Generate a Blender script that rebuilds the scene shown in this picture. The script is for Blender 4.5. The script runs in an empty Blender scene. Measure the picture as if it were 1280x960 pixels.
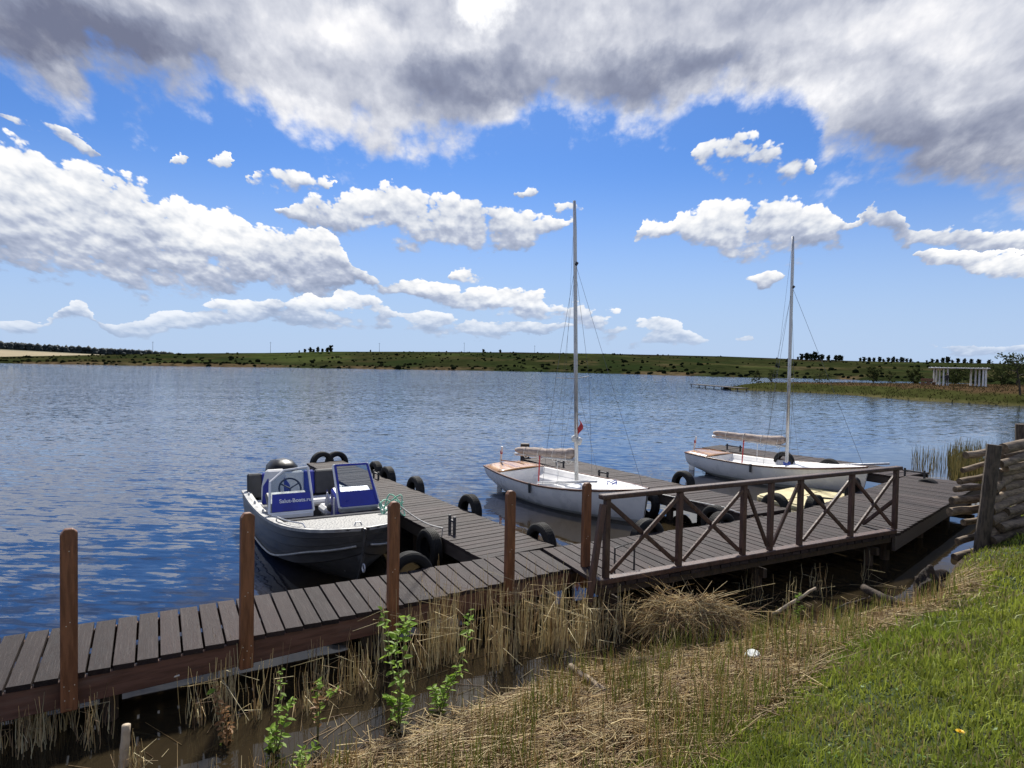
import bpy, bmesh, math, random
import numpy as np
from mathutils import Vector, Matrix

random.seed(7)
rng = np.random.default_rng(11)
scene = bpy.context.scene
R = math.radians

# ------------------------------------------------------------------ camera
FPX, PITCH, ROLL = 850.0, math.atan(25 / 850.0), R(1.0)
CAM = np.array([0.0, 0.0, 3.0])
c_f = np.array([0, math.cos(PITCH), -math.sin(PITCH)])
_r0 = np.array([1.0, 0, 0]); _u0 = np.array([0, math.sin(PITCH), math.cos(PITCH)])
c_r = math.cos(ROLL) * _r0 + math.sin(ROLL) * _u0
c_u = -math.sin(ROLL) * _r0 + math.cos(ROLL) * _u0
cam_d = bpy.data.cameras.new("camera")
cam_d.sensor_width = 36.0; cam_d.lens = 36.0 * FPX / 1280.0
cam_d.clip_start = 0.05; cam_d.clip_end = 12000
cam = bpy.data.objects.new("camera", cam_d)
scene.collection.objects.link(cam)
cam.matrix_world = Matrix(((c_r[0], c_u[0], -c_f[0], CAM[0]), (c_r[1], c_u[1], -c_f[1], CAM[1]),
                           (c_r[2], c_u[2], -c_f[2], CAM[2]), (0, 0, 0, 1)))
scene.camera = cam

def ray(x, y):
    return c_f + c_r * (x - 640) / FPX + c_u * (480 - y) / FPX
def P(x, y, z=0.5):
    """survey point: where the sight line through a photo point meets the level z"""
    d = ray(x, y); t = (z - CAM[2]) / d[2]
    return CAM + d * t
def at(x, y, Y):
    d = ray(x, y); return CAM + d * (Y / d[1])

# ------------------------------------------------------------------ light and sky
SUN_EL, SUN_AZ = R(47), R(-5)       # azimuth from +Y (ahead) towards +X
sc_view = scene.view_settings
scene.display_settings.display_device = 'sRGB'
sc_view.view_transform = 'Standard'; sc_view.look = 'None'; sc_view.gamma = 1.0
sc_view.use_curve_mapping = False
sc_view.exposure = 0.95

sun_d = bpy.data.lights.new("sun", 'SUN')
sun_d.energy = 3.6; sun_d.angle = R(5.0); sun_d.color = (1.0, 0.95, 0.86)
sun = bpy.data.objects.new("sun", sun_d); scene.collection.objects.link(sun)
sdir = Vector((math.sin(SUN_AZ) * math.cos(SUN_EL), math.cos(SUN_AZ) * math.cos(SUN_EL), math.sin(SUN_EL)))
sun.rotation_euler = sdir.to_track_quat('Z', 'Y').to_euler()
sun.location = (0, 0, 60)

world = bpy.data.worlds.new("World"); scene.world = world; world.use_nodes = True
wt = world.node_tree; wt.nodes.clear()
class NT:
    """small helper for writing node graphs as expressions"""
    def __init__(s, t): s.t = t
    def n(s, typ, **kw):
        nd = s.t.nodes.new(typ)
        for k, v in kw.items(): setattr(nd, k, v)
        return nd
    def put(s, sock, v):
        if isinstance(v, bpy.types.NodeSocket): s.t.links.new(v, sock)
        elif v is not None:
            try: sock.default_value = v
            except Exception: sock.default_value = (*v, 1.0)
    def m(s, op, a, b=None, c=None, clamp=False):
        nd = s.n('ShaderNodeMath', operation=op, use_clamp=clamp)
        for i, v in enumerate((a, b, c)):
            if v is not None: s.put(nd.inputs[i], v)
        return nd.outputs[0]
    def v(s, op, a, b=None, sc=None):
        nd = s.n('ShaderNodeVectorMath', operation=op)
        s.put(nd.inputs[0], a)
        if b is not None: s.put(nd.inputs[1], b)
        if sc is not None: s.put(nd.inputs['Scale'], sc)
        return nd.outputs['Value'] if op in ('DOT_PRODUCT', 'LENGTH', 'DISTANCE') else nd.outputs['Vector']
    def xyz(s, x, y, z):
        nd = s.n('ShaderNodeCombineXYZ')
        for i, v in enumerate((x, y, z)): s.put(nd.inputs[i], v)
        return nd.outputs[0]
    def sep(s, v):
        nd = s.n('ShaderNodeSeparateXYZ'); s.put(nd.inputs[0], v); return nd.outputs
    def mr(s, v, a, b, c=0.0, d=1.0, smooth=True):
        nd = s.n('ShaderNodeMapRange', interpolation_type='SMOOTHSTEP' if smooth else 'LINEAR')
        s.put(nd.inputs[0], v)
        for i, x in enumerate((a, b, c, d)): s.put(nd.inputs[1 + i], x)
        return nd.outputs[0]
    def noise(s, vec, scale=1.0, detail=4.0, rough=0.55, lac=2.0, dist=0.0, out=0, dim='3D'):
        nd = s.n('ShaderNodeTexNoise', noise_dimensions=dim)
        if vec is not None: s.put(nd.inputs['Vector'], vec)
        for k, x in (('Scale', scale), ('Detail', detail), ('Roughness', rough), ('Lacunarity', lac), ('Distortion', dist)):
            s.put(nd.inputs[k], x)
        return nd.outputs[out]
    def voro(s, vec, scale=1.0, detail=2.0, rough=0.5, feat='F1', out='Distance'):
        nd = s.n('ShaderNodeTexVoronoi', feature=feat, voronoi_dimensions='2D')
        s.put(nd.inputs['Vector'], vec); s.put(nd.inputs['Scale'], scale)
        s.put(nd.inputs['Detail'], detail); s.put(nd.inputs['Roughness'], rough)
        return nd.outputs[out]
    def mix(s, f, a, b, blend='MIX'):
        nd = s.n('ShaderNodeMix', data_type='RGBA', blend_type=blend)
        s.put(nd.inputs[0], f)
        for sock, v in ((nd.inputs[6], a), (nd.inputs[7], b)):
            if isinstance(v, bpy.types.NodeSocket): s.t.links.new(v, sock)
            else: sock.default_value = (*v[:3], 1.0)
        return nd.outputs[2]
    def ramp(s, f, stops, interp='LINEAR'):
        nd = s.n('ShaderNodeValToRGB'); cr = nd.color_ramp; cr.interpolation = interp
        while len(cr.elements) > 1: cr.elements.remove(cr.elements[-1])
        for i, (p, c) in enumerate(stops):
            e = cr.elements[0] if i == 0 else cr.elements.new(p)
            e.position = p; e.color = (*c[:3], 1.0)
        s.put(nd.inputs[0], f); return nd.outputs[0]

W = NT(wt)
SKY_STRENGTH = 0.10
sky = W.n('ShaderNodeTexSky', sky_type='NISHITA', sun_disc=False)
sky.sun_elevation = SUN_EL; sky.sun_rotation = SUN_AZ
sky.altitude = 150; sky.air_density = 1.0; sky.dust_density = 0.4; sky.ozone_density = 2.5
dirv = W.n('ShaderNodeTexCoord').outputs['Generated']
dx, dy, dz = W.sep(dirv)
az = W.m('ARCTAN2', dx, dy)
el = W.m('ARCSINE', dz)
elp = W.m('MAXIMUM', el, 0.0)
# cloud-layer coordinates: everything shrinks and flattens towards the horizon
den = W.m('ADD', elp, 0.16)
q1 = W.m('DIVIDE', az, W.m('MULTIPLY_ADD', elp, 0.35, 0.26))
q2 = W.m('MULTIPLY', W.m('LOGARITHM', den, math.e), 1.5)
q = W.xyz(q1, q2, 0.0)
warp = W.v('SUBTRACT', W.noise(q, 2.4, 6, 0.62, out=1, dim='2D'), (0.5, 0.5, 0.5))
warp = W.v('MULTIPLY', warp, W.xyz(W.m('MULTIPLY', den, 0.20), W.m('MULTIPLY', den, 0.17), 0.0))
pos = W.v('ADD', W.xyz(az, el, 1.0), warp)

def sky_px(x, y):
    d = ray(x, y); d = d / np.linalg.norm(d)
    return np.array([math.atan2(d[0], d[1]), math.asin(d[2])])
def blob(cx, cy, ax, ay, b):
    """ellipse in sky angles; centre, long half-axis vector, half thickness"""
    c = sky_px(cx, cy); L = math.hypot(ax, ay); nx, ny = -ay / L * b, ax / L * b
    if ny > 0: nx, ny = -nx, -ny
    A = np.column_stack([sky_px(cx + ax, cy + ay) - c, sky_px(cx + nx, cy + ny) - c])
    M = np.linalg.inv(A); o = -M @ c
    s = W.v('DOT_PRODUCT', pos, (M[0, 0], M[0, 1], o[0]))
    t = W.v('DOT_PRODUCT', pos, (M[1, 0], M[1, 1], o[1]))
    return W.m('SUBTRACT', 1.0, W.m('MULTIPLY_ADD', t, t, W.m('MULTIPLY', s, s)), clamp=True)

paz, pel, _ = W.sep(pos)
AZ0, AZ1, EL1 = -0.8, 0.8, 0.5
un_az = W.mr(paz, AZ0, AZ1, smooth=False)
def curve(pts):
    """a value that runs with the azimuth: pts are (azimuth, value 0..1)"""
    nd = W.n('ShaderNodeFloatCurve'); cm = nd.mapping; cm.use_clip = False
    cv = cm.curves[0]
    pts = sorted(((a - AZ0) / (AZ1 - AZ0), v) for a, v in pts)
    while len(cv.points) < len(pts): cv.points.new(0.5, 0.5)
    for p_, (x, y) in zip(cv.points, pts): p_.location = (x, y); p_.handle_type = 'AUTO_CLAMPED'
    cm.update()
    W.put(nd.inputs['Value'], un_az)
    return nd.outputs[0]
def strip(rows):
    """a row of clouds along the sky: (x, y, half thickness) survey points -> cover, height inside the cloud"""
    cs, hs = [], []
    for x, y, h in rows:
        a, e = sky_px(x, y); cs.append((a, e / EL1)); hs.append((a, max(h, 0.6) / FPX / EL1 * math.cos(a) ** 1.0))
    c = curve(cs); h = W.m('MAXIMUM', curve(hs), 0.0009)
    t = W.m('DIVIDE', W.m('SUBTRACT', W.m('DIVIDE', pel, EL1), c), h)
    w = W.m('MAXIMUM', W.m('MULTIPLY_ADD', W.m('MULTIPLY', t, t), -1.0, 1.0), -2.0)
    thin = W.m('MULTIPLY', W.m('SUBTRACT', 1.0, W.mr(h, 0.0015, 0.010)), 2.2)
    return W.m('SUBTRACT', w, thin), t

SA = [(-200, 235, 76), (-60, 256, 74), (40, 270, 72), (120, 284, 66), (200, 303, 60), (280, 318, 46), (350, 325, 36), (400, 328, 38), (432, 338, 26), (455, 352, 11),
      (520, 362, 15), (580, 374, 20), (640, 383, 22), (700, 392, 15), (760, 408, 19), (840, 418, 14), (880, 425, 5), (905, 425, 0), (930, 421, 6), (950, 421, 0), (1100, 420, 0), (1240, 440, 6), (1400, 430, 8)]
SB = [(-200, 240, 0), (340, 262, 0), (352, 262, 4), (380, 264, 22), (430, 269, 30), (500, 274, 40), (560, 279, 38), (620, 286, 34), (650, 290, 23), (675, 286, 18), (702, 280, 5), (725, 270, 0),
      (785, 287, 0), (798, 289, 15), (815, 289, 15), (830, 287, 10), (860, 283, 22), (920, 281, 40), (980, 283, 40), (1040, 290, 28), (1072, 288, 4), (1090, 272, 16), (1115, 277, 26), (1142, 290, 10),
      (1190, 292, 20), (1250, 300, 20), (1300, 300, 26), (1500, 300, 26)]
SC = [(-200, 400, 8), (-60, 402, 8), (40, 410, 11), (68, 396, 4), (100, 390, 10), (130, 402, 4), (170, 412, 12), (230, 402, 16), (270, 391, 16), (310, 402, 19), (345, 380, 18), (400, 384, 20), (450, 388, 17),
      (500, 398, 13), (560, 404, 13), (620, 409, 9), (700, 408, 6), (740, 400, 0), (920, 343, 0), (932, 343, 6), (950, 343, 12), (968, 343, 6), (980, 343, 0), (1120, 319, 0), (1150, 319, 9), (1195, 326, 10), (1230, 336, 16), (1300, 332, 16), (1500, 332, 12)]
SD = [(-200, 150, 4), (0, 150, 6), (60, 156, 15), (112, 184, 11), (135, 190, 0), (215, 195, 0), (228, 196, 8), (248, 200, 0), (262, 203, 4), (276, 203, 12), (292, 205, 0), (322, 228, 8), (370, 225, 19), (408, 229, 8), (422, 232, 0),
      (555, 345, 0), (568, 346, 11), (580, 346, 14), (592, 346, 11), (604, 346, 0), (640, 240, 0), (655, 238, 8), (680, 236, 0), (690, 262, 5), (712, 262, 9), (730, 262, 0), (850, 190, 0), (890, 188, 28), (940, 198, 44), (1000, 215, 26), (1030, 225, 0), (1500, 200, 0)]
DECK = [(-300, 90), (-100, 100), (0, 112), (50, 140), (90, 150), (130, 128), (180, 142), (270, 150), (330, 176), (420, 198), (490, 212), (560, 203), (620, 185), (700, 176), (800, 176), (858, 170), (885, 150), (960, 146),
        (995, 165), (1015, 222), (1060, 242), (1120, 252), (1200, 270), (1280, 276), (1500, 285)]
DARK = [(150, 80, 190, 40, 64), (590, 110, 125, -14, 46), (1180, 185, 210, 18, 70), (60, 30, 260, 20, 46), (830, 95, 170, 0, 44)]
LIGHT = [(1160, 40, 190, -30, 46), (430, 40, 150, 40, 40), (720, 150, 160, -6, 30), (330, 130, 170, 40, 36), (930, 130, 120, 0, 40)]
GLOW = [(612, 8, 62, -8, 50)]          # thin cloud in front of the sun

wA, tA = strip(SA); wB, tB = strip(SB); wC, tC = strip(SC); wD, tD = strip(SD)
# the rows break up into single clouds
brk = W.m('SUBTRACT', W.noise(q, 4.2, 2, 0.5, dim='2D'), 0.5)
wA = W.m('MULTIPLY_ADD', W.m('MULTIPLY', brk, W.mr(paz, -0.30, -0.12, 0.3, 4.5)), 1.0, W.m('ADD', wA, W.mr(paz, -0.26, -0.16, 0.62, 0.25)))
wC = W.m('MULTIPLY_ADD', brk, 5.5, W.m('ADD', wC, 0.45))
wB = W.m('MULTIPLY_ADD', brk, 1.2, W.m('ADD', wB, 0.32))
m1 = W.m('MAXIMUM', wA, wB); m2 = W.m('MAXIMUM', wC, wD); cum_w = W.m('MAXIMUM', m1, m2)
def pick(wa, ta, wb, tb):
    g = W.m('GREATER_THAN', wa, wb)
    return W.m('MULTIPLY_ADD', W.m('SUBTRACT', ta, tb), g, tb)
cum_t = pick(m1, pick(wA, tA, wB, tB), m2, pick(wC, tC, wD, tD))
edge = curve([(sky_px(x, y)[0], sky_px(x, y)[1] / EL1) for x, y in DECK])
deck_w = W.m('MULTIPLY', W.m('SUBTRACT', pel, W.m('MULTIPLY', edge, EL1)), 19.0)
deck_w = W.m('MINIMUM', W.m('MAXIMUM', deck_w, -2.5), 2.0)
def soft(lst):
    a = None
    for bl in lst:
        w = blob(*bl); a = w if a is None else W.m('ADD', a, w)
    return a
dark_w, light_w, glow_w = soft(DARK), soft(LIGHT), soft(GLOW)
fb = W.noise(q, 3.6, 9, 0.60, dim='2D')
# away from the part of the sky the photograph shows, the same broken cover goes on
big = W.noise(q, 0.75, 3, 0.5, dim='2D')
outside = W.m('MAXIMUM', W.mr(W.m('ABSOLUTE', az), 0.66, 0.80), W.mr(el, 0.50, 0.62))
gen_w = W.m('MULTIPLY', W.m('SUBTRACT', big, 0.47), 9.0)
deck_w = W.m('MULTIPLY_ADD', W.m('SUBTRACT', gen_w, deck_w), outside, deck_w)
deck_w = W.m('MINIMUM', W.m('MAXIMUM', deck_w, -2.5), 2.0)

bil = W.voro(W.v('ADD', q, W.v('SCALE', warp, sc=0.8)), 8.0, 3.0, 0.6)
up = W.v('ADD', q, (0.01, 0.045, 0.0))
bil2 = W.voro(W.v('ADD', up, W.v('SCALE', warp, sc=0.8)), 8.0, 2.0, 0.6)
fb2 = W.noise(up, 3.6, 5, 0.60, dim='2D')
relief = W.m('ADD', W.m('SUBTRACT', bil2, bil), W.m('MULTIPLY', W.m('SUBTRACT', fb, fb2), 1.4))
fbc = W.m('SUBTRACT', fb, 0.5)
bilc = W.m('SUBTRACT', 0.42, bil)
cd = W.m('MULTIPLY_ADD', cum_w, 1.5, W.m('MULTIPLY', fbc, 3.0))
cd = W.m('ADD', cd, W.m('MULTIPLY', bilc, 1.45))
cum_a = W.m('MULTIPLY', W.mr(cd, 0.0, W.mr(cum_t, -0.9, 0.6, 1.15, 0.40)), W.mr(el, 0.0, 0.12, 0.35, 1.0))
dd = W.m('ADD', W.m('MULTIPLY_ADD', brk, 1.6, deck_w), W.m('MULTIPLY', fbc, 2.9))
dd = W.m('ADD', dd, W.m('MULTIPLY', bilc, 0.4))
deck_a = W.mr(dd, -0.1, 1.05)
# shading of the cumulus: lit crowns, grey-blue bases
tone = W.m('MULTIPLY_ADD', W.m('MAXIMUM', W.m('MINIMUM', cum_t, 1.0), -1.2), 0.46, 0.52)
tone = W.m('ADD', tone, W.m('MULTIPLY', relief, 0.36))
tone = W.m('ADD', tone, W.m('MULTIPLY', fbc, 0.35))
tone = W.m('ADD', tone, W.m('MULTIPLY', W.m('SUBTRACT', W.noise(q, 1.7, 3, .5, dim='2D'), .5), 0.7))
cum_c = W.ramp(tone, [(0.0, (.30, .35, .48)), (0.3, (.45, .50, .63)), (0.5, (.66, .70, .78)), (0.78, (.90, .91, .93)), (1.0, (1.04, 1.03, 1.02))])
# shading of the deck: grey undersides with darker cells, thin edges brighter
dt = W.m('MULTIPLY_ADD', dark_w, -0.42, 0.64)
dt = W.m('MULTIPLY_ADD', light_w, 0.26, dt)
dt = W.m('MULTIPLY_ADD', fbc, 0.46, dt)
# clouds away from the sun show their lit sides
sdot = W.v('DOT_PRODUCT', dirv, tuple(sdir))
dt = W.m('ADD', dt, W.mr(sdot, 0.45, -0.5, 0.0, 0.34))
dt = W.m('MULTIPLY_ADD', relief, 0.12, dt)
dt = W.m('MULTIPLY_ADD', W.m('SUBTRACT', 1.0, W.mr(dd, 0.0, 0.9)), 0.16, dt)
deck_c = W.ramp(dt, [(0.0, (.17, .19, .28)), (0.25, (.26, .29, .395)), (0.5, (.43, .46, .56)), (0.75, (.68, .70, .77)), (1.0, (1.0, .99, 1.0))])
deck_c = W.mix(W.mr(W.m('MULTIPLY_ADD', fbc, 1.2, glow_w), 0.0, 1.35, 0.0, 1.0), deck_c, (1.6, 1.58, 1.52))

inv = 1.0 / SKY_STRENGTH
CLOUD = 0.54 * inv          # cloud brightness under this exposure
# clear air between the clouds: the sky model, deepened overhead as after rain, pale towards the horizon
skyc = W.mix(1.0, sky.outputs[0], (0.212, 0.345, 0.555), 'MULTIPLY')
skyc = W.mix(W.mr(elp, 0.0, 0.30, 0.92, 0.0), skyc, (.47 * CLOUD, .60 * CLOUD, .83 * CLOUD))
col = W.mix(cum_a, skyc, W.v('SCALE', cum_c, sc=CLOUD))
col = W.mix(deck_a, col, W.v('SCALE', deck_c, sc=CLOUD))
bg = W.n('ShaderNodeBackground'); W.put(bg.inputs[0], col); bg.inputs[1].default_value = SKY_STRENGTH
wo = W.n('ShaderNodeOutputWorld'); wt.links.new(bg.outputs[0], wo.inputs[0])
world.cycles.sampling_method = 'MANUAL'; world.cycles.sample_map_resolution = 512

# ------------------------------------------------------------------ helpers
col_main = scene.collection
class MB:
    """collects shapes; build() links them as one mesh object"""
    def __init__(s): s.v, s.f = [], []
    def add(s, verts, faces):
        o = len(s.v); s.v += [tuple(float(c) for c in p) for p in verts]
        s.f += [tuple(i + o for i in f) for f in faces]; return s
    def box(s, x0, x1, y0, y1, z0, z1):
        return s.add([(x0, y0, z0), (x1, y0, z0), (x1, y1, z0), (x0, y1, z0), (x0, y0, z1), (x1, y0, z1), (x1, y1, z1), (x0, y1, z1)],
                     [(3, 2, 1, 0), (4, 5, 6, 7), (0, 1, 5, 4), (1, 2, 6, 5), (2, 3, 7, 6), (3, 0, 4, 7)])
    def beam(s, a, b, w, h, up=(0, 0, 1)):
        """square beam from a to b, w across, h along up, axis through its middle"""
        a, b = Vector(a), Vector(b); d = (b - a).normalized(); u = Vector(up)
        x = d.cross(u).normalized() * (w / 2); y = x.cross(d).normalized() * (h / 2)
        vs = [a - x - y, a + x - y, a + x + y, a - x + y, b - x - y, b + x - y, b + x + y, b - x + y]
        return s.add(vs, [(0, 1, 2, 3), (7, 6, 5, 4), (1, 0, 4, 5), (2, 1, 5, 6), (3, 2, 6, 7), (0, 3, 7, 4)])
    def tube(s, pts, r, n=8, caps=True):
        pts = [Vector(p) for p in pts]; k = len(pts)
        rs = [r] * k if not hasattr(r, '__len__') else list(r)
        vs, fs = [], []; ref = None
        for i, p in enumerate(pts):
            d = (pts[min(i + 1, k - 1)] - pts[max(i - 1, 0)])
            d = d.normalized() if d.length > 1e-9 else Vector((0, 0, 1))
            if ref is None:
                ref = Vector((0, 0, 1)) if abs(d.z) < 0.9 else Vector((1, 0, 0))
            x = d.cross(ref)
            if x.length < 1e-6: x = d.cross(Vector((0.3, 1, 0.2)))
            x.normalize(); y = d.cross(x).normalized(); ref = -y if False else ref
            for j in range(n):
                t = 2 * math.pi * j / n
                vs.append(p + x * (math.cos(t) * rs[i]) + y * (math.sin(t) * rs[i]))
        for i in range(k - 1):
            for j in range(n):
                a = i * n + j; b = i * n + (j + 1) % n
                fs.append((a, b, b + n, a + n))
        if caps:
            fs.append(tuple(range(n - 1, -1, -1))); fs.append(tuple((k - 1) * n + j for j in range(n)))
        return s.add(vs, fs)
    def lathe(s, prof, n=24, axis='z', closed=False, o=(0, 0, 0)):
        vs, fs = [], []; k = len(prof)
        for j in range(n):
            t = 2 * math.pi * j / n; c, sn = math.cos(t), math.sin(t)
            for r, h in prof:
                p = {'z': (r * c, r * sn, h), 'y': (r * c, h, r * sn), 'x': (h, r * c, r * sn)}[axis]
                vs.append((p[0] + o[0], p[1] + o[1], p[2] + o[2]))
        for j in range(n):
            for i in range(k if closed else k - 1):
                a, b = j * k + i, j * k + (i + 1) % k; c_, d = ((j + 1) % n) * k + (i + 1) % k, ((j + 1) % n) * k + i
                fs.append((a, b, c_, d))
        return s.add(vs, fs)
    def grid(s, rows):
        """skin a list of equal-length point rows"""
        m = len(rows[0]); vs = [p for r in rows for p in r]; fs = []
        for i in range(len(rows) - 1):
            for j in range(m - 1):
                a = i * m + j; fs.append((a, a + 1, a + m + 1, a + m))
        return s.add(vs, fs)
    def prism(s, poly, z0, z1):
        k = len(poly); vs = [(x, y, z0) for x, y in poly] + [(x, y, z1) for x, y in poly]
        fs = [tuple(range(k - 1, -1, -1)), tuple(range(k, 2 * k))] + [(i, (i + 1) % k, k + (i + 1) % k, k + i) for i in range(k)]
        return s.add(vs, fs)
    def mesh(s, name, bevel=0, smooth=False, solid=0):
        me = bpy.data.meshes.new(name); me.from_pydata(s.v, [], s.f)
        bm = bmesh.new(); bm.from_mesh(me)
        if solid:
            bmesh.ops.solidify(bm, geom=bm.faces[:], thickness=solid)
        bmesh.ops.recalc_face_normals(bm, faces=bm.faces[:])
        if bevel: bmesh.ops.bevel(bm, geom=bm.edges[:], offset=bevel, segments=1, affect='EDGES', profile=0.5, clamp_overlap=True)
        bm.to_mesh(me); bm.free()
        if smooth: me.polygons.foreach_set('use_smooth', [True] * len(me.polygons))
        me.update()
        if smooth and smooth is not True: me.set_sharp_from_angle(angle=R(smooth))
        return me
    def build(s, name, mat, parent=None, bevel=0, smooth=False, world=True, solid=0):
        return link(name, s.mesh(name, bevel, smooth, solid), mat, parent, world)

def link(name, me, mat=None, parent=None, world=True):
    o = bpy.data.objects.new(name, me); col_main.objects.link(o)
    if mat is not None and me is not None and not me.materials: me.materials.append(mat)
    if parent is not None: attach(o, parent, world)
    return o
def local_matrix(o):
    return Matrix.LocRotScale(o.location, o.rotation_euler, o.scale)
def attach(o, parent, world=True):
    o.parent = parent
    if world:                      # geometry is written in world coordinates
        m = local_matrix(parent); p = parent
        if p.parent is not None: m = local_matrix(p.parent) @ p.matrix_parent_inverse @ m
        o.matrix_parent_inverse = m.inverted()
def tag(o, label, cat, group=None):
    o['label'] = label; o['category'] = cat
    if group: o['group'] = group
    return o
def thing(name, label, cat, loc=(0, 0, 0), rz=0.0, group=None):
    o = bpy.data.objects.new(name, None); col_main.objects.link(o)
    o.location = loc; o.rotation_euler = (0, 0, rz); o.empty_display_size = 0.2
    return tag(o, label, cat, group)
def kind(o, k, label=None):
    o['kind'] = k
    if label: o['label'] = label
    return o
def copy_tree(o, parent=None):
    c = o.copy(); col_main.objects.link(c); c.parent = parent
    for ch in [x for x in bpy.data.objects if x.parent == o]: copy_tree(ch, c)
    return c
def V3(a, z=None):
    return Vector((a[0], a[1], a[2] if z is None else z))
def lerp(a, b, t): return a + (b - a) * t
def npmesh(name, verts, faces, smooth=False, tint=None):
    """big meshes straight from arrays; faces (n,3) or (n,4)"""
    me = bpy.data.meshes.new(name)
    verts = np.asarray(verts, dtype=np.float32); faces = np.asarray(faces, dtype=np.int32)
    nf, k = faces.shape
    me.vertices.add(len(verts)); me.vertices.foreach_set('co', verts.ravel())
    me.loops.add(nf * k); me.loops.foreach_set('vertex_index', faces.ravel())
    me.polygons.add(nf); me.polygons.foreach_set('loop_start', np.arange(0, nf * k, k, dtype=np.int32))
    if smooth: me.polygons.foreach_set('use_smooth', np.ones(nf, dtype=bool))
    if tint is not None:
        at_ = me.attributes.new('tint', 'FLOAT_COLOR', 'POINT')
        t4 = np.ones((len(verts), 4), dtype=np.float32); t4[:, :3] = tint
        at_.data.foreach_set('color', t4.ravel())
    me.update(calc_edges=True); me.validate()
    return me

# ------------------------------------------------------------------ materials
def new_mat(name):
    m = bpy.data.materials.new(name); m.use_nodes = True
    t = NT(m.node_tree); b = m.node_tree.nodes['Principled BSDF']
    return m, t, b
def pmat(name, c1, c2=None, rough=0.6, scale=6.0, stretch=(1, 1, 1), detail=5, metal=0.0, bump=0.0, rnd=0.0, lo=0.35, hi=0.65,
         spec=0.5, coord='Object', coat=0.0, bscale=None, rvar=0.12, dirt=None, dirt_amt=0.0):
    m, t, b = new_mat(name)
    vec = t.n('ShaderNodeTexCoord').outputs[coord]
    oi = t.n('ShaderNodeObjectInfo').outputs['Random']
    off = t.m('MULTIPLY', oi, 57.0)
    vec = t.v('ADD', t.v('MULTIPLY', vec, stretch), t.xyz(off, t.m('MULTIPLY', oi, 31.0), off))
    nz = t.noise(vec, scale, detail, 0.6)
    c2 = c2 or tuple(min(1, x * 1.35) for x in c1)
    c = t.mix(t.mr(nz, lo, hi), c1, c2)
    if rnd:
        k = t.m('MULTIPLY_ADD', t.m('SUBTRACT', oi, 0.5), 2 * rnd, 1.0)
        c = t.mix(1.0, c, t.xyz(k, k, k), 'MULTIPLY')
    if dirt:
        d = t.noise(vec, scale * 0.37, 4, 0.65)
        c = t.mix(t.m('MULTIPLY', t.mr(d, 0.5, 0.72), dirt_amt), c, dirt)
    t.put(b.inputs['Base Color'], c)
    t.put(b.inputs['Roughness'], t.mr(nz, 0.3, 0.7, max(0, rough - rvar), min(1, rough + rvar), smooth=False))
    b.inputs['Metallic'].default_value = metal; b.inputs['Specular IOR Level'].default_value = spec
    if coat: b.inputs['Coat Weight'].default_value = coat; b.inputs['Coat Roughness'].default_value = 0.08
    if bump:
        bn = t.n('ShaderNodeBump'); bn.inputs['Strength'].default_value = 1.0; bn.inputs['Distance'].default_value = bump
        hz = t.noise(vec, bscale or scale * 2.0, 4, 0.65); t.put(bn.inputs['Height'], hz)
        t.put(b.inputs['Normal'], bn.outputs[0])
    return m
M = {}
M['deck'] = pmat('deck_boards_dark_stain', (.022, .0145, .0138), (.044, .0305, .0285), spec=.20, rough=0.66, scale=5, stretch=(1.2, 5, 5), bump=0.006, rnd=0.38, dirt=(.072, .058, .053), dirt_amt=.7)
M['fascia'] = pmat('fascia_red_brown_stain', (.080, .034, .023), (.140, .066, .045), rough=0.6, scale=3, stretch=(1, 1, 8), bump=0.003, rnd=.12, dirt=(.12, .10, .085), dirt_amt=.35)
M['fascia_grey'] = pmat('fascia_weathered_stain', (.050, .038, .032), (.082, .064, .053), rough=0.65, scale=3, stretch=(1, 1, 8), bump=0.003, rnd=.12)
M['post'] = pmat('post_orange_brown_stain', (.125, .046, .019), (.235, .096, .040), rough=0.55, scale=5, stretch=(6, 6, .7), bump=0.004, rnd=.12, dirt=(.075, .036, .022), dirt_amt=.6)
M['rail'] = pmat('railing_dark_brown_stain', (.036, .016, .012), (.078, .038, .028), rough=0.55, scale=6, stretch=(4, 4, 1), bump=0.005, rnd=.25, dirt=(.11, .075, .06), dirt_amt=.55)
M['pile'] = pmat('pile_wet_wood', (.030, .020, .013), (.075, .048, .030), rough=0.7, scale=6, stretch=(5, 5, 1), bump=0.006)
M['nail'] = pmat('nail_head_zinc', (.55, .54, .5), rough=.4, metal=.6)
M['tyre'] = pmat('tyre_rubber', (.009, .009, .009), (.026, .025, .024), rough=0.8, spec=.3, scale=5, bump=0.004, bscale=40, rnd=.3, dirt=(.065, .060, .05), dirt_amt=.35)
M['white'] = pmat('white_gelcoat', (.70, .71, .71), (.80, .80, .79), rough=0.28, scale=2.5, rvar=.08, dirt=(.64, .63, .60), dirt_amt=.2)
M['white_in'] = pmat('white_cockpit_paint', (.72, .72, .71), (.82, .81, .79), rough=0.45, scale=3, dirt=(.48, .46, .42), dirt_amt=.35)
M['grey_floor'] = pmat('grey_cockpit_floor', (.36, .38, .39), (.5, .51, .51), rough=0.6, scale=5)
M['antifoul'] = pmat('pale_grey_bottom_paint', (.38, .40, .38), (.5, .5, .47), rough=.5, scale=3)
M['varnish'] = pmat('varnished_plywood', (.36, .17, .055), (.52, .27, .10), rough=0.3, scale=4, stretch=(1, 8, 8), coat=.5)
M['strake'] = pmat('rubbing_strake_mahogany', (.085, .028, .014), (.15, .055, .026), rough=0.4, scale=6, stretch=(1, 6, 6))
M['mast'] = pmat('anodised_mast', (.46, .47, .48), (.58, .58, .59), rough=0.35, metal=0.4, scale=3)
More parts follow.
